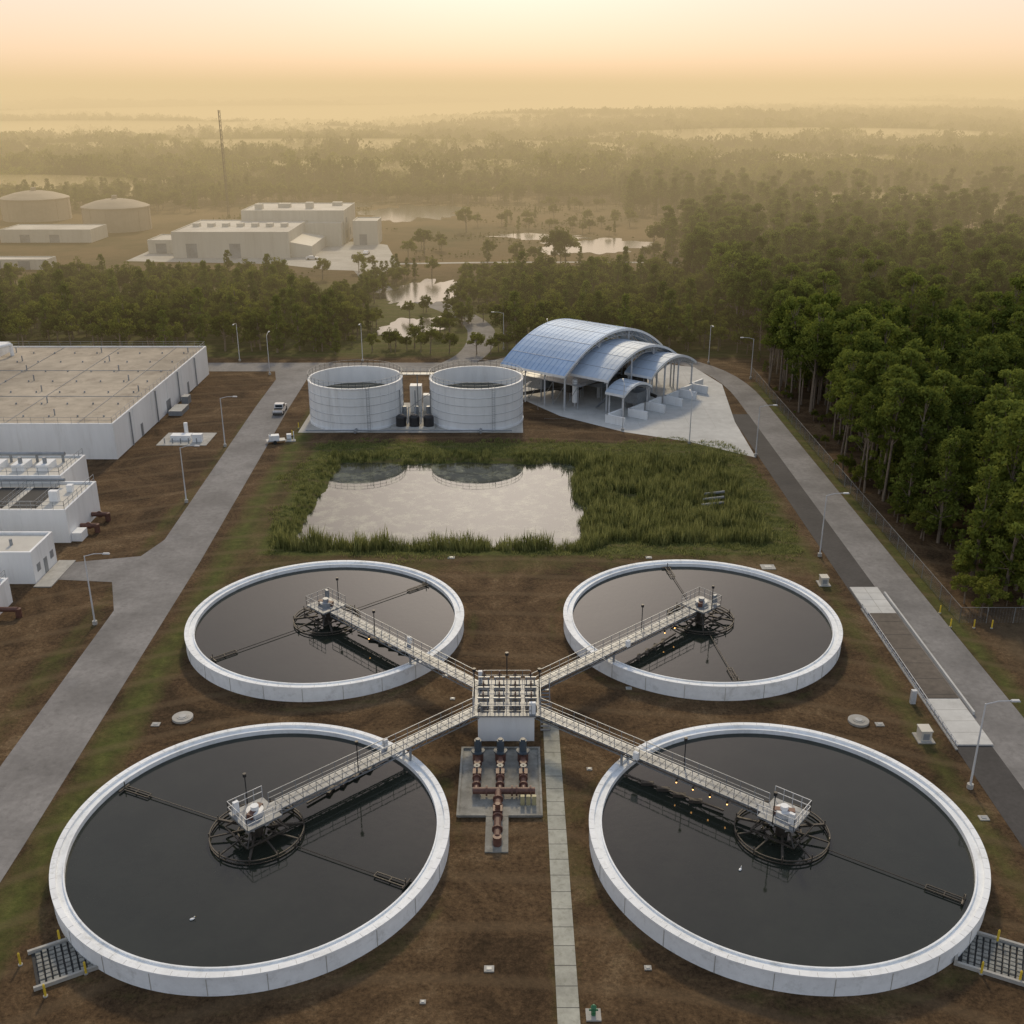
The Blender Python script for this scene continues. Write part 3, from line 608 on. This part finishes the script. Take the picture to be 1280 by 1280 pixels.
m=MB(); m.b2(-.5,.5,-.5,.5,0,.1,1); m.cyl((0,0,.1),(0,0,.75),.16,n=12); m.cyl((0,0,.75),(0,0,.95),.2,.06,n=12); m.cyl((-.3,0,.5),(.3,0,.5),.08,n=8); m.cyl((0,0,.5),(0,-.3,.5),.1,n=8); m.obj('fire_hydrant',[GREEN,CONC],loc=(5.4,53.4,0))
def apron(cx,cy,rz):
    m=MB()
    for i in range(9):
        for j in range(8):
            m.box((-1.75+i*.44,-1.5+j*.43,.05+random.uniform(-.04,.04)),(.36+random.uniform(-.04,.02),.34,.22),0,random.uniform(-.06,.06),.85)
    m.b2(-2.2,2.4,-1.95,-1.75,0,.3,1); m.b2(-2.2,2.4,1.8,2.0,0,.3,1); m.b2(-2.4,-2.2,-1.95,2.0,0,.5,1); m.poly([(-2.2,-1.75),(2.2,-1.75),(2.2,1.8),(-2.2,1.8)],.02,2)
    m.obj('block_apron',[M('block_grey',(.22,.22,.20),.9,.4,2),CONC,DARK],loc=(cx,cy,0),rz=rz)
apron(-31.4,58.3,PI+.5); apron(34,58.5,-.45)
def bollard(x,y):
    m=MB(); m.cyl((0,0,0),(0,0,1.0),.08,n=10,mi=0); m.cyl((0,0,1.0),(0,0,1.08),.08,.03,n=10,mi=0); m.cyl((0,0,.0),(0,0,.08),.16,n=10,mi=1); m.obj('bollard',[YEL,CONC],loc=(x,y,0))
for x,y in ((-34.5,57.8),(-32.6,60),(-29.6,57),(-29.3,60.3),(-31.6,55),(33,60.5),(35,60),(36.4,58.2),(34.9,56.2),(32.6,57)): bollard(x,y)
for x,y in ((50.3,112),(52.8,108.3),(50.2,108.5),(54.8,108.2),(-39.2,181.5),(-38.9,186)): bollard(x,y)
m=MB()
for k in range(3): m.cyl((28.2+k*.6,147.5+k*2.3,-.1),(31.3+k*.5,146.8+k*2.3,.55),.22,n=10); m.cyl((30,147.2+k*2.3,-.6),(30,147.2+k*2.3,.1),.1,n=5)
m.obj('outfall_pipes',M('grey_pipe',(.20,.21,.21),.6))
# vehicles
def wheels(m,xs_,w,r,mi):
    for x in xs_:
        for s in (-1,1): m.cyl((x,s*(w/2-.12),r),(x,s*(w/2+.1),r),r,n=14,mi=mi)
def prof_body(m,pr,w,mi,inset=0.):
    n=len(pr); vs=[(x,-w/2+inset*(z>1.05),z) for x,z in pr]+[(x,w/2-inset*(z>1.05),z) for x,z in pr]
    m.add(vs,[tuple(range(n)),tuple(range(2*n-1,n-1,-1))]+[((i+1)%n,i,n+i,n+(i+1)%n) for i in range(n)],mi)
def pickup(x,y,rz,paint):
    m=MB(); prof_body(m,[(-2.7,.45),(2.6,.45),(2.7,.8),(2.55,1.05),(1.2,1.12),(.55,1.78),(-.8,1.8),(-.95,1.12),(-2.7,1.1)],1.95,0,.14)
    m.add([(1.08,-.75,1.2),(1.08,.75,1.2),(.6,.68,1.72),(.6,-.68,1.72)],[(0,1,2,3)],1)
    for s in (-1,1): m.add([(.95,s*.99*.86,1.18),(.5,s*.85,1.68),(-.7,s*.85,1.7),(-.8,s*.86,1.18)],[(0,1,2,3)],1)
    m.b2(-2.6,-1.0,-.8,.8,1.101,1.12,2); m.b2(-2.74,-2.7,-.9,.9,.5,.7,2); m.b2(-.99,-.955,-.65,.65,1.25,1.68,1)
    wheels(m,(-1.8,1.7),1.85,.38,3); m.obj('pickup_truck',[paint,GLASS,DARK,TIRE],loc=(x,y,0),rz=rz)
def car(x,y,rz,paint):
    m=MB(); prof_body(m,[(-2.2,.35),(2.15,.35),(2.25,.7),(2.0,.9),(.95,1.0),(.3,1.42),(-1.1,1.45),(-1.9,1.02),(-2.25,.95)],1.8,0,.14)
    m.add([(.95,-.7,1.05),(.95,.7,1.05),(.38,.62,1.40),(.38,-.62,1.40)],[(0,1,2,3)],1)
    for s in (-1,1): m.add([(.7,s*.78,1.07),(.25,s*.78,1.36),(-1.0,s*.78,1.38),(-1.6,s*.78,1.07)],[(0,1,2,3)],1)
    wheels(m,(-1.4,1.35),1.7,.33,2); m.obj('parked_car',[paint,GLASS,TIRE],loc=(x,y,0),rz=rz)
pw=M('white_car_paint',(.7,.7,.7),.3,.02); pd=M('dark_car_paint',(.04,.045,.05),.3,.05)
pickup(-44.4,196.5,PI/2+.03,pw); car(-9,262,1.7,pd); pickup(-1,262,1.5,pd); car(-73,396,0,pw); car(-58,400,1.5,pd); car(-55,410,1.5,pw)
m=MB(); m.b2(-1.6,1.6,-.8,.8,.5,.62,0); m.b2(-1.1,.6,-.6,.6,.62,1.5,1); m.cyl((1.6,0,.55),(2.6,0,.5),.06,n=6); m.cyl((-.9,0,1.5),(-.9,0,1.9),.1,n=8); wheels(m,(-.2,),1.6,.33,2)
m.obj('portable_pump_trailer',[STEEL,WHITE,TIRE],loc=(-41.2,177.2,0),rz=.3)
m=MB(); m.b2(-.9,.9,-.6,.6,0,.12,1); m.b2(-.6,.2,-.4,.4,.12,1.3,0); m.cyl((.6,0,.1),(.6,0,1.7),.09,n=8,mi=0); m.cyl((.2,0,.9),(.6,0,.9),.12,n=8,mi=2); m.obj('sampling_station',[WHITE,CONC,RUST],loc=(-38.9,178.4,0),rz=.2)
def duck(x,y,z,rz):
    m=MB(); m.lathe(0,0,[(.01,-.28),(.12,-.22),(.17,0),(.13,.2),(.01,.34)],10)
    m.v=[(p[2],p[1],p[0]*.7+.06) for p in m.v]
    m.cyl((.24,0,.1),(.30,0,.30),.05,.04,n=8); m.cyl((.26,0,.32),(.38,0,.33),.06,.045,n=8); m.cyl((.38,0,.32),(.47,0,.31),.03,.015,n=6,mi=1)
    o=m.obj('floating_bird',[WHITE,YEL],loc=(x,y,z),rz=rz); o.scale=(.6,.6,.6)
for a in ((-23.2,60.9,1.2,.4),(17.6,66.2,1.2,1)): duck(*a)
# ---------------------------------------------------------------- vegetation prototypes
def rnd_unit(rs,n):
    v=rs.normal(size=(n,3)); return v/np.linalg.norm(v,axis=1,keepdims=True)
def tree_mesh(name,kind,seed,H,nleaf,leaf,link=False):
    rs=np.random.default_rng(seed); m=MB(); tones=[]
    lean=rs.normal(0,.02,2)*H
    if kind=='pine':
        m.cyl((0,0,-.3),(lean[0]*.5,lean[1]*.5,H*.5),.22,.16,n=7); m.cyl((lean[0]*.5,lean[1]*.5,H*.5),(lean[0],lean[1],H*.97),.16,.04,n=6)
        nc=30; t=rs.uniform(.5,1.0,nc)**.85; ang=rs.uniform(0,6.28,nc); rr=H*(.05+.17*(1-t)**.6)*rs.uniform(.4,1.1,nc)
        cc=np.stack([rr*np.cos(ang)+lean[0]*t,rr*np.sin(ang)+lean[1]*t,H*t],1); cr=H*rs.uniform(.045,.085,nc); fl=.6
    elif kind=='cypress':
        m.cyl((0,0,-.3),(lean[0],lean[1],H*.95),.3,.04,n=7)
        nc=40; t=rs.uniform(.12,1.0,nc); ang=rs.uniform(0,6.28,nc); rr=H*(.03+.20*(1-t)**.8)*rs.uniform(.3,1.1,nc)
        cc=np.stack([rr*np.cos(ang),rr*np.sin(ang),H*t],1); cr=H*rs.uniform(.05,.09,nc); fl=.8
    else:
        m.cyl((0,0,-.3),(lean[0]*.4,lean[1]*.4,H*.4),.3,.2,n=7); m.cyl((lean[0]*.4,lean[1]*.4,H*.4),(lean[0],lean[1],H*.8),.2,.06,n=6)
        nc=34; u=rnd_unit(rs,nc); u[:,2]=np.abs(u[:,2])*1.25-.45; rad=rs.uniform(.45,1.,nc)[:,None]
        cc=u*rad*np.array([.36,.36,.36])*H+np.array([lean[0],lean[1],.58*H]); cr=H*rs.uniform(.07,.125,nc); fl=.75
    for k in range(0,nc,2):
        p=cc[k]; zb=max(.25*H,p[2]-.18*H); f=zb/H; m.cyl((lean[0]*f,lean[1]*f,zb),tuple(p),.07,.02,n=4)
    nb=len(m.f); ct=rs.uniform(0,1,nc)
    which=rs.integers(0,nc,nleaf); d=rnd_unit(rs,nleaf); rad=(rs.uniform(.35,1,nleaf)**.6)[:,None]*cr[which][:,None]
    c=cc[which]+d*rad*np.array([1,1,fl])
    nrm=d*.5+rnd_unit(rs,nleaf)*.8; nrm/=np.linalg.norm(nrm,axis=1,keepdims=True)
    ax=np.cross(nrm,rnd_unit(rs,nleaf)); ax/=np.linalg.norm(ax,axis=1,keepdims=True); ay=np.cross(nrm,ax)
    s=leaf*rs.uniform(.6,1.4,nleaf)[:,None]
    q=np.stack([c-ax*s,c-ay*s*.55,c+ax*s,c+ay*s*.6],1).reshape(-1,3)
    o=len(m.v); m.v+=[tuple(p) for p in q.tolist()]; m.f+=[(o+4*i,o+4*i+1,o+4*i+2,o+4*i+3) for i in range(nleaf)]; m.m+=[1]*nleaf
    tone=np.concatenate([np.zeros(nb),np.clip(ct[which]*.75+rs.uniform(0,.3,nleaf),0,1)])
    ob=m.obj(name,[BARK,LEAF if kind=='oak' else NEED],link=link)
    at=ob.data.attributes.new('tone','FLOAT','FACE'); at.data.foreach_set('value',tone.astype(np.float32)); return ob
def newcol(name,obs):
    c=bpy.data.collections.new(name)
    for o in obs: c.objects.link(o)
    return c
oaks=[tree_mesh('oak_variant_%d'%i,'oak',10+i,11+i*.8,2600,.28) for i in range(4)]
pines=[tree_mesh('pine_variant_%d'%i,'pine',30+i,16+i,2200,.25) for i in range(4)]
cyps=[tree_mesh('cypress_variant_%d'%i,'cypress',50+i,14+i*1.5,2800,.25) for i in range(3)]
C_R=newcol('mixed_wood_variants',oaks[:1]+pines+cyps); C_L=newcol('oak_wood_variants',oaks+cyps[:1]); C_PI=newcol('pine_variants',pines)
def patch(name,seed):
    rs=np.random.default_rng(seed); m=MB(); q=[];tones=[]
    for k in range(18):
        x,y=rs.uniform(-20,20,2); H=rs.uniform(9,17); nl=170
        m.cyl((x,y,-2),(x,y,H*.8),.3,.1,n=4)
        nc=8; u=rnd_unit(rs,nc); cc=u*np.array([.32,.32,.3])*H+np.array([x,y,.60*H]); w=rs.integers(0,nc,nl); d=rnd_unit(rs,nl); c=cc[w]+d*H*.16*np.array([1,1,.8]); ax=rnd_unit(rs,nl); ay=np.cross(ax,rnd_unit(rs,nl)); s=1.05*rs.uniform(.5,1.3,nl)[:,None]
        q.append(np.stack([c-ax*s,c-ay*s*.7,c+ax*s,c+ay*s*.7],1).reshape(-1,3)); tones.append(np.clip(rs.uniform(0,1,nc)[w]*.6+rs.uniform(0,.4,nl),0,1))
    q=np.concatenate(q); nb=len(m.f); o=len(m.v); m.v+=[tuple(p) for p in q.tolist()]; nf=len(q)//4; m.f+=[(o+4*i,o+4*i+1,o+4*i+2,o+4*i+3) for i in range(nf)]; m.m+=[1]*nf
    ob=m.obj(name,[BARK,LEAF],link=False); at=ob.data.attributes.new('tone','FLOAT','FACE'); at.data.foreach_set('value',np.concatenate([np.zeros(nb)]+tones).astype(np.float32)); return ob
C_P=newcol('woodland_patch_variants',[patch('woodland_patch_%d'%i,70+i) for i in range(5)])
def reed(name,seed,h,n,spread,w=.045):
    rs=np.random.default_rng(seed); m=MB(); t=[]
    for k in range(n):
        x,y=rs.normal(0,spread,2); a=rs.uniform(0,PI); hh=h*rs.uniform(.5,1.1); dx,dy=rs.normal(0,.16*h,2); ca,sa=math.cos(a)*w,math.sin(a)*w
        m.add([(x-ca,y-sa,-.2),(x+ca,y+sa,-.2),(x+dx*.4+ca,y+dy*.4+sa,hh*.6),(x+dx*.4-ca,y+dy*.4-sa,hh*.6),(x+dx,y+dy,hh)],[(0,1,2,3),(3,2,4)]); tt=rs.uniform(0,1); t+=[tt,tt]
    ob=m.obj(name,[REED],link=False); at=ob.data.attributes.new('tone','FLOAT','FACE'); at.data.foreach_set('value',np.array(t,dtype=np.float32)); return ob
C_REED=newcol('reed_variants',[reed('reed_clump_%d'%i,90+i,2.0,30,.38,.05) for i in range(4)])
C_TUFT=newcol('grass_variants',[reed('grass_tuft_%d'%i,95+i,.32,26,.3,.03) for i in range(3)])
def scatter(name,pts,scale,coll,nvar,zsc=None):
    n=len(pts); pts=np.asarray(pts,float); me=bpy.data.meshes.new(name); me.from_pydata(pts.tolist(),[],[])
    sv=np.stack([scale,scale,scale if zsc is None else zsc],1).astype(np.float32)
    a=me.attributes.new('sv','FLOAT_VECTOR','POINT'); a.data.foreach_set('vector',sv.ravel())
    a=me.attributes.new('rz','FLOAT_VECTOR','POINT'); a.data.foreach_set('vector',np.stack([rng.normal(0,.03,n),rng.normal(0,.03,n),rng.uniform(0,6.28,n)],1).astype(np.float32).ravel())
    a=me.attributes.new('pick','INT','POINT'); a.data.foreach_set('value',rng.integers(0,nvar,n).astype(np.int32))
    o=bpy.data.objects.new(name,me); root.objects.link(o)
    ng=bpy.data.node_groups.new(name+'_scatter','GeometryNodeTree'); ng.interface.new_socket('Geometry',in_out='INPUT',socket_type='NodeSocketGeometry'); ng.interface.new_socket('Geometry',in_out='OUTPUT',socket_type='NodeSocketGeometry')
    N=ng.nodes.new; gi=N('NodeGroupInput');go=N('NodeGroupOutput');ip=N('GeometryNodeInstanceOnPoints');ci=N('GeometryNodeCollectionInfo')
    ci.inputs['Collection'].default_value=coll; ci.inputs['Separate Children'].default_value=True; ci.inputs['Reset Children'].default_value=True
    ip.inputs['Pick Instance'].default_value=True
    def na(nm,t): k=N('GeometryNodeInputNamedAttribute'); k.data_type=t; k.inputs['Name'].default_value=nm; return k.outputs['Attribute']
    LL=ng.links.new; LL(gi.outputs[0],ip.inputs['Points']); LL(ci.outputs[0],ip.inputs['Instance']); LL(na('pick','INT'),ip.inputs['Instance Index']); LL(na('rz','FLOAT_VECTOR'),ip.inputs['Rotation']); LL(na('sv','FLOAT_VECTOR'),ip.inputs['Scale']); LL(ip.outputs[0],go.inputs[0])
    md=o.modifiers.new('scatter','NODES'); md.node_group=ng; return o
def jgrid(x0,x1,y0,y1,sp,mask):
    gx_,gy_=np.meshgrid(np.arange(x0,x1,sp),np.arange(y0,y1,sp)); x=gx_.ravel()+rng.uniform(-.48,.48,gx_.size)*sp; y=gy_.ravel()+rng.uniform(-.48,.48,gx_.size)*sp
    k=mask(x,y); x,y=x[k],y[k]; return np.stack([x,y,hfun(x,y)],1)
def nfun(x,y,s): return (np.sin(x/s+1.3*np.sin(y/s*.7+2))+np.sin(y/s*1.3+1.1*np.sin(x/s*.9+.5))+.6*np.sin((x+y)/s*2.3+1)+.5*np.sin((x*.7-y)/s*3.1))/3.1
edge=lambda y: 56+2.0*np.sin(y*.11)+1.5*np.sin(y*.31)
P=jgrid(50,270,112,350,4.3,lambda x,y:(x>edge(y)+3*(y>150))&(x<.56*(y+22)+45))
s=rng.uniform(.62,1.18,len(P)); scatter('pine_forest',P,s,C_R,8)
P=jgrid(50,70,150,335,3.4,lambda x,y:(x>edge(y)-1)&(x<edge(y)+7)); s=rng.uniform(.8,1.1,len(P)); scatter('pine_row',P,s,C_PI,4)
P=jgrid(52,66,112,165,2.6,lambda x,y:(x>edge(y)-1.5)&(x<edge(y)+5)); s=rng.uniform(.18,.42,len(P)); scatter('understorey_shrubs',P,s,C_L,5)
P=jgrid(50,72,150,240,3.0,lambda x,y:(x>edge(y)-3)&(x<edge(y)+9)&(nfun(x,y,6)>0)); s=rng.uniform(.07,.2,len(P)); scatter('understorey_shrubs',P,s,C_L,5)
P=jgrid(-3,58,247,340,5.0,lambda x,y:(nfun(x,y,22)>-.7)&(x>-1-(y-247)*.05)&offlag(x,y)); s=rng.uniform(.5,.95,len(P)); scatter('woodland',P,s,C_L,5)
P=jgrid(-230,-42,247,338,5.2,lambda x,y:(nfun(x+50,y,26)>-.7)&(~((x>-60)&(y>310)))); s=rng.uniform(.45,.95,len(P)); scatter('woodland',P,s,C_L,5)
P=jgrid(-46,0,246,358,4.0,lambda x,y:(nfun(x,y,9)>-.4)&offlag(x,y,1.2)&(np.hypot(x+8,(y-262)*.5)>7)&(~((y>285)&(y<335)&(np.abs(x+14+(y-300)*.55)<4)))); s=rng.uniform(.28,.58,len(P)); scatter('woodland',P,s,C_L,5)
# middle woodland
P=jgrid(60,420,350,600,6.6,lambda x,y:(nfun(x,y,38)>-.25+.35*((x<110)))&(x<.56*y+70)&offlag(x,y)); s=rng.uniform(.65,1.15,len(P)); scatter('woodland',P,s,C_R,8)
P=jgrid(-170,140,606,680,6.5,lambda x,y:(nfun(x,y,20)>-.55)&offlag(x,y)); P2=jgrid(-340,-150,560,640,7,lambda x,y:(nfun(x,y,20)>-.5)); P=np.concatenate([P,P2]); s=rng.uniform(.6,1.,len(P)); scatter('tree_row',P,s,C_L,5)
P=jgrid(-35,75,352,590,10,lambda x,y:(nfun(x,y,20)>.2)&offlag(x,y,2.)); s=rng.uniform(.25,.7,len(P)); scatter('scrub_trees',P,s,C_L,5)
P=jgrid(-140,80,350,600,3.2,lambda x,y:(nfun(x,y,13)>.15)&offlag(x,y,1.1)&(~((x<-38)&(y>365)&(y<475)))); s=rng.uniform(.04,.14,len(P)); scatter('low_scrub',P,s,C_L,5)
# far forest
P=jgrid(-1500,1700,670,3200,31,lambda x,y:(np.abs(x)<.54*y+120)&(nfun(x*.6+.3*y,y,95)+.4*nfun(x,y,240)>-.85)); s=rng.uniform(.85,1.2,len(P)); scatter('distant_forest',P,s,C_P,5,zsc=rng.uniform(.7,1.5,len(P)))
P=jgrid(-5200,5200,3200,9500,90,lambda x,y:(np.abs(x)<.54*y+200)&(nfun(x*.5,y,300)>-.9)); s=rng.uniform(2.4,3.2,len(P)); scatter('distant_forest',P,s,C_P,5,zsc=rng.uniform(.9,2.0,len(P)))
for k,(x,y,s,i) in enumerate(((-20,478,1.1,0),(-33,409,.95,1),(15,381,1.2,2),(19,384,1.05,3),(2,385,.8,0),(8,379,.7,1),(54,415,1.0,2),(60,420,.9,3),(66,425,1.,0),(-40,310,.7,1),(-52,366,.6,2),(-48,372,.5,0),(-14,296,.6,1),(-62,352,.7,0),(-38,396,.7,1))):
    o=bpy.data.objects.new('oak_tree',oaks[i].data); o.location=(x,y,0); o.scale=(s,s,s); o.rotation_euler=(0,0,k*1.7); root.objects.link(o)
# reeds
P=[jgrid(-33,36,128.5,136.5,.6,lambda x,y:(hfun(x,y)>-1.15)&(hfun(x,y)<-.4)&(nfun(x*3,y*3,5)>-.35)),
   jgrid(9,36,133,172,.66,lambda x,y:(hfun(x,y)<-.3)&(hfun(x,y)>-1.2)&(nfun(x,y,4)>-.62)),
   jgrid(-35,-26,133,172,1.0,lambda x,y:(hfun(x,y)>-1.0)&(hfun(x,y)<-.1)&(nfun(x,y,3)>-.1)),
   jgrid(-30,12,166,175,.9,lambda x,y:(hfun(x,y)>-1.0)&(hfun(x,y)<-.1)&(nfun(x,y,3)>-.5))]
sl=[rng.uniform(.4,1.0,len(P[0]))*(1+.55*nfun(P[0][:,0],P[0][:,1],1.6)),rng.uniform(.25,1.0,len(P[1]))*(1+.5*nfun(P[1][:,0],P[1][:,1],2.6)),rng.uniform(.25,.55,len(P[2])),rng.uniform(.3,.7,len(P[3]))]
zl=[sl[0]*rng.uniform(.9,1.5,len(sl[0])),sl[1]*rng.uniform(.8,1.4,len(sl[1])),sl[2],sl[3]]
scatter('pond_reeds',np.concatenate(P),np.concatenate(sl),C_REED,4,zsc=np.concatenate(zl))
P=jgrid(-37,40,125,181,.9,lambda x,y:(hfun(x,y)>-.6)&(rectd(x,y,-31,36,132,174)<4+3*nfun(x,y,4))); s=rng.uniform(.5,1.3,len(P)); scatter('bank_grass',P,s,C_TUFT,3)
# ---------------------------------------------------------------- mist
def volmat(name,dens,colr):
    m=bpy.data.materials.new(name); m.use_nodes=True; nt=m.node_tree; nt.nodes.clear(); L=nt.links.new
    o=node(nt,'ShaderNodeOutputMaterial'); a=node(nt,'ShaderNodeVolumeAbsorption'); a.inputs[0].default_value=(0,0,0,1); a.inputs[1].default_value=dens
    e=node(nt,'ShaderNodeEmission'); e.inputs[0].default_value=(*colr,1); e.inputs[1].default_value=dens; s=node(nt,'ShaderNodeAddShader'); L(a.outputs[0],s.inputs[0]); L(e.outputs[0],s.inputs[1]); L(s.outputs[0],o.inputs['Volume']); return m  # haze brightness put in as emission, standing in for scattered sunlight
m=MB(); m.b2(-14000,14000,215,22000,-60,84); m.obj('haze',volmat('haze_air',.00095,(.80,.60,.33)))
mist=volmat('ground_mist_air',.008,(.78,.59,.31))
bm_=MB(); N1,N2=24,10
for j in range(N2+1):
    for i in range(N1):
        a=2*PI*i/N1; t=PI*j/N2; bm_.v.append((math.cos(a)*math.sin(t),math.sin(a)*math.sin(t),math.cos(t)))
for j in range(N2):
    for i in range(N1): bm_.f.append((j*N1+i,(j+1)*N1+i,(j+1)*N1+(i+1)%N1,j*N1+(i+1)%N1)); bm_.m.append(0)
for x,y,rx,ry,rz_ in ((-60,740,260,70,16),(-300,650,150,50,12),(220,800,240,80,16),(-150,970,420,90,20),(300,1140,350,110,24),(-500,1350,450,120,26),(150,1600,700,150,30),(800,1450,400,120,26),(-200,2050,1100,200,36),(500,2600,1200,250,42),(170,560,90,30,10)):
    ob=bm_.obj('ground_mist',mist,loc=(x,y,0)); ob.scale=(rx,ry,rz_)
# ---------------------------------------------------------------- light
EL,AZ=math.radians(33.5),0.0
sd=Vector((math.sin(AZ)*math.cos(EL),math.cos(AZ)*math.cos(EL),math.sin(EL)))
su=bpy.data.lights.new('sun','SUN'); su.energy=2.0; su.angle=math.radians(5); su.color=(1,.82,.55)
so=bpy.data.objects.new('sun',su); so.rotation_euler=sd.to_track_quat('Z','Y').to_euler(); root.objects.link(so)
w=bpy.data.worlds.new('World'); sc.world=w; w.use_nodes=True; nt=w.node_tree; nt.nodes.clear(); L=nt.links.new
out=node(nt,'ShaderNodeOutputWorld'); bg1=node(nt,'ShaderNodeBackground'); bg2=node(nt,'ShaderNodeBackground'); ad=node(nt,'ShaderNodeAddShader')
sky=node(nt,'ShaderNodeTexSky',sky_type='NISHITA'); sky.sun_disc=False; sky.sun_elevation=EL; sky.sun_rotation=AZ; sky.dust_density=1
tn=node(nt,'ShaderNodeMixRGB',blend_type='MULTIPLY'); tn.inputs[0].default_value=1; L(sky.outputs[0],tn.inputs[1]); tn.inputs[2].default_value=(.55,.38,.42,1); L(tn.outputs[0],bg1.inputs[0]); bg1.inputs[1].default_value=.05
tc=node(nt,'ShaderNodeTexCoord'); sx=node(nt,'ShaderNodeSeparateXYZ'); L(tc.outputs['Generated'],sx.inputs[0])
rp=node(nt,'ShaderNodeValToRGB'); L(sx.outputs['Z'],rp.inputs[0]); e=rp.color_ramp.elements
els=[(0,(.76,.56,.36)),(.03,(.84,.66,.47)),(.09,(.84,.70,.56)),(.3,(.76,.66,.56)),(.6,(.52,.53,.54)),(1,(.38,.43,.50))]
while len(e)<len(els): e.new(.5)
for k,(p,c_) in enumerate(els): e[k].position=p; e[k].color=(*c_,1)
fb=node(nt,'ShaderNodeMapRange'); L(sx.outputs['Y'],fb.inputs[0]); fb.inputs[1].default_value=.45; fb.inputs[2].default_value=-.5; fb.inputs[3].default_value=0; fb.inputs[4].default_value=1
mb=node(nt,'ShaderNodeMixRGB',blend_type='MULTIPLY'); L(fb.outputs[0],mb.inputs[0]); L(rp.outputs[0],mb.inputs[1]); mb.inputs[2].default_value=(.72,.86,1.04,1)
gd=Vector((math.sin(AZ)*math.cos(.38),math.cos(AZ)*math.cos(.38),math.sin(.38)))
dp=node(nt,'ShaderNodeVectorMath',operation='DOT_PRODUCT'); L(tc.outputs['Generated'],dp.inputs[0]); dp.inputs[1].default_value=gd
mx_=node(nt,'ShaderNodeMath',operation='MAXIMUM'); L(dp.outputs['Value'],mx_.inputs[0]); mx_.inputs[1].default_value=0
pw_=node(nt,'ShaderNodeMath',operation='POWER'); L(mx_.outputs[0],pw_.inputs[0]); pw_.inputs[1].default_value=58
gl=node(nt,'ShaderNodeVectorMath',operation='SCALE'); gl.inputs[0].default_value=(2.3,2.1,1.8); L(pw_.outputs[0],gl.inputs['Scale'])
av=node(nt,'ShaderNodeVectorMath',operation='ADD'); L(mb.outputs[0],av.inputs[0]); L(gl.outputs[0],av.inputs[1]); L(av.outputs[0],bg2.inputs[0]); bg2.inputs[1].default_value=.93
L(bg1.outputs[0],ad.inputs[0]); L(bg2.outputs[0],ad.inputs[1]); L(ad.outputs[0],out.inputs[0])
# ---------------------------------------------------------------- camera
cd=bpy.data.cameras.new('camera'); cd.sensor_width=36; cd.lens=37.4; cd.clip_end=60000; cd.clip_start=.5
co=bpy.data.objects.new('camera',cd); co.location=(0,0,57); co.rotation_euler=(math.radians(90-21.54),0,0); root.objects.link(co); sc.camera=co
sc.view_settings.view_transform='Standard'; sc.view_settings.look='None'; sc.view_settings.exposure=0
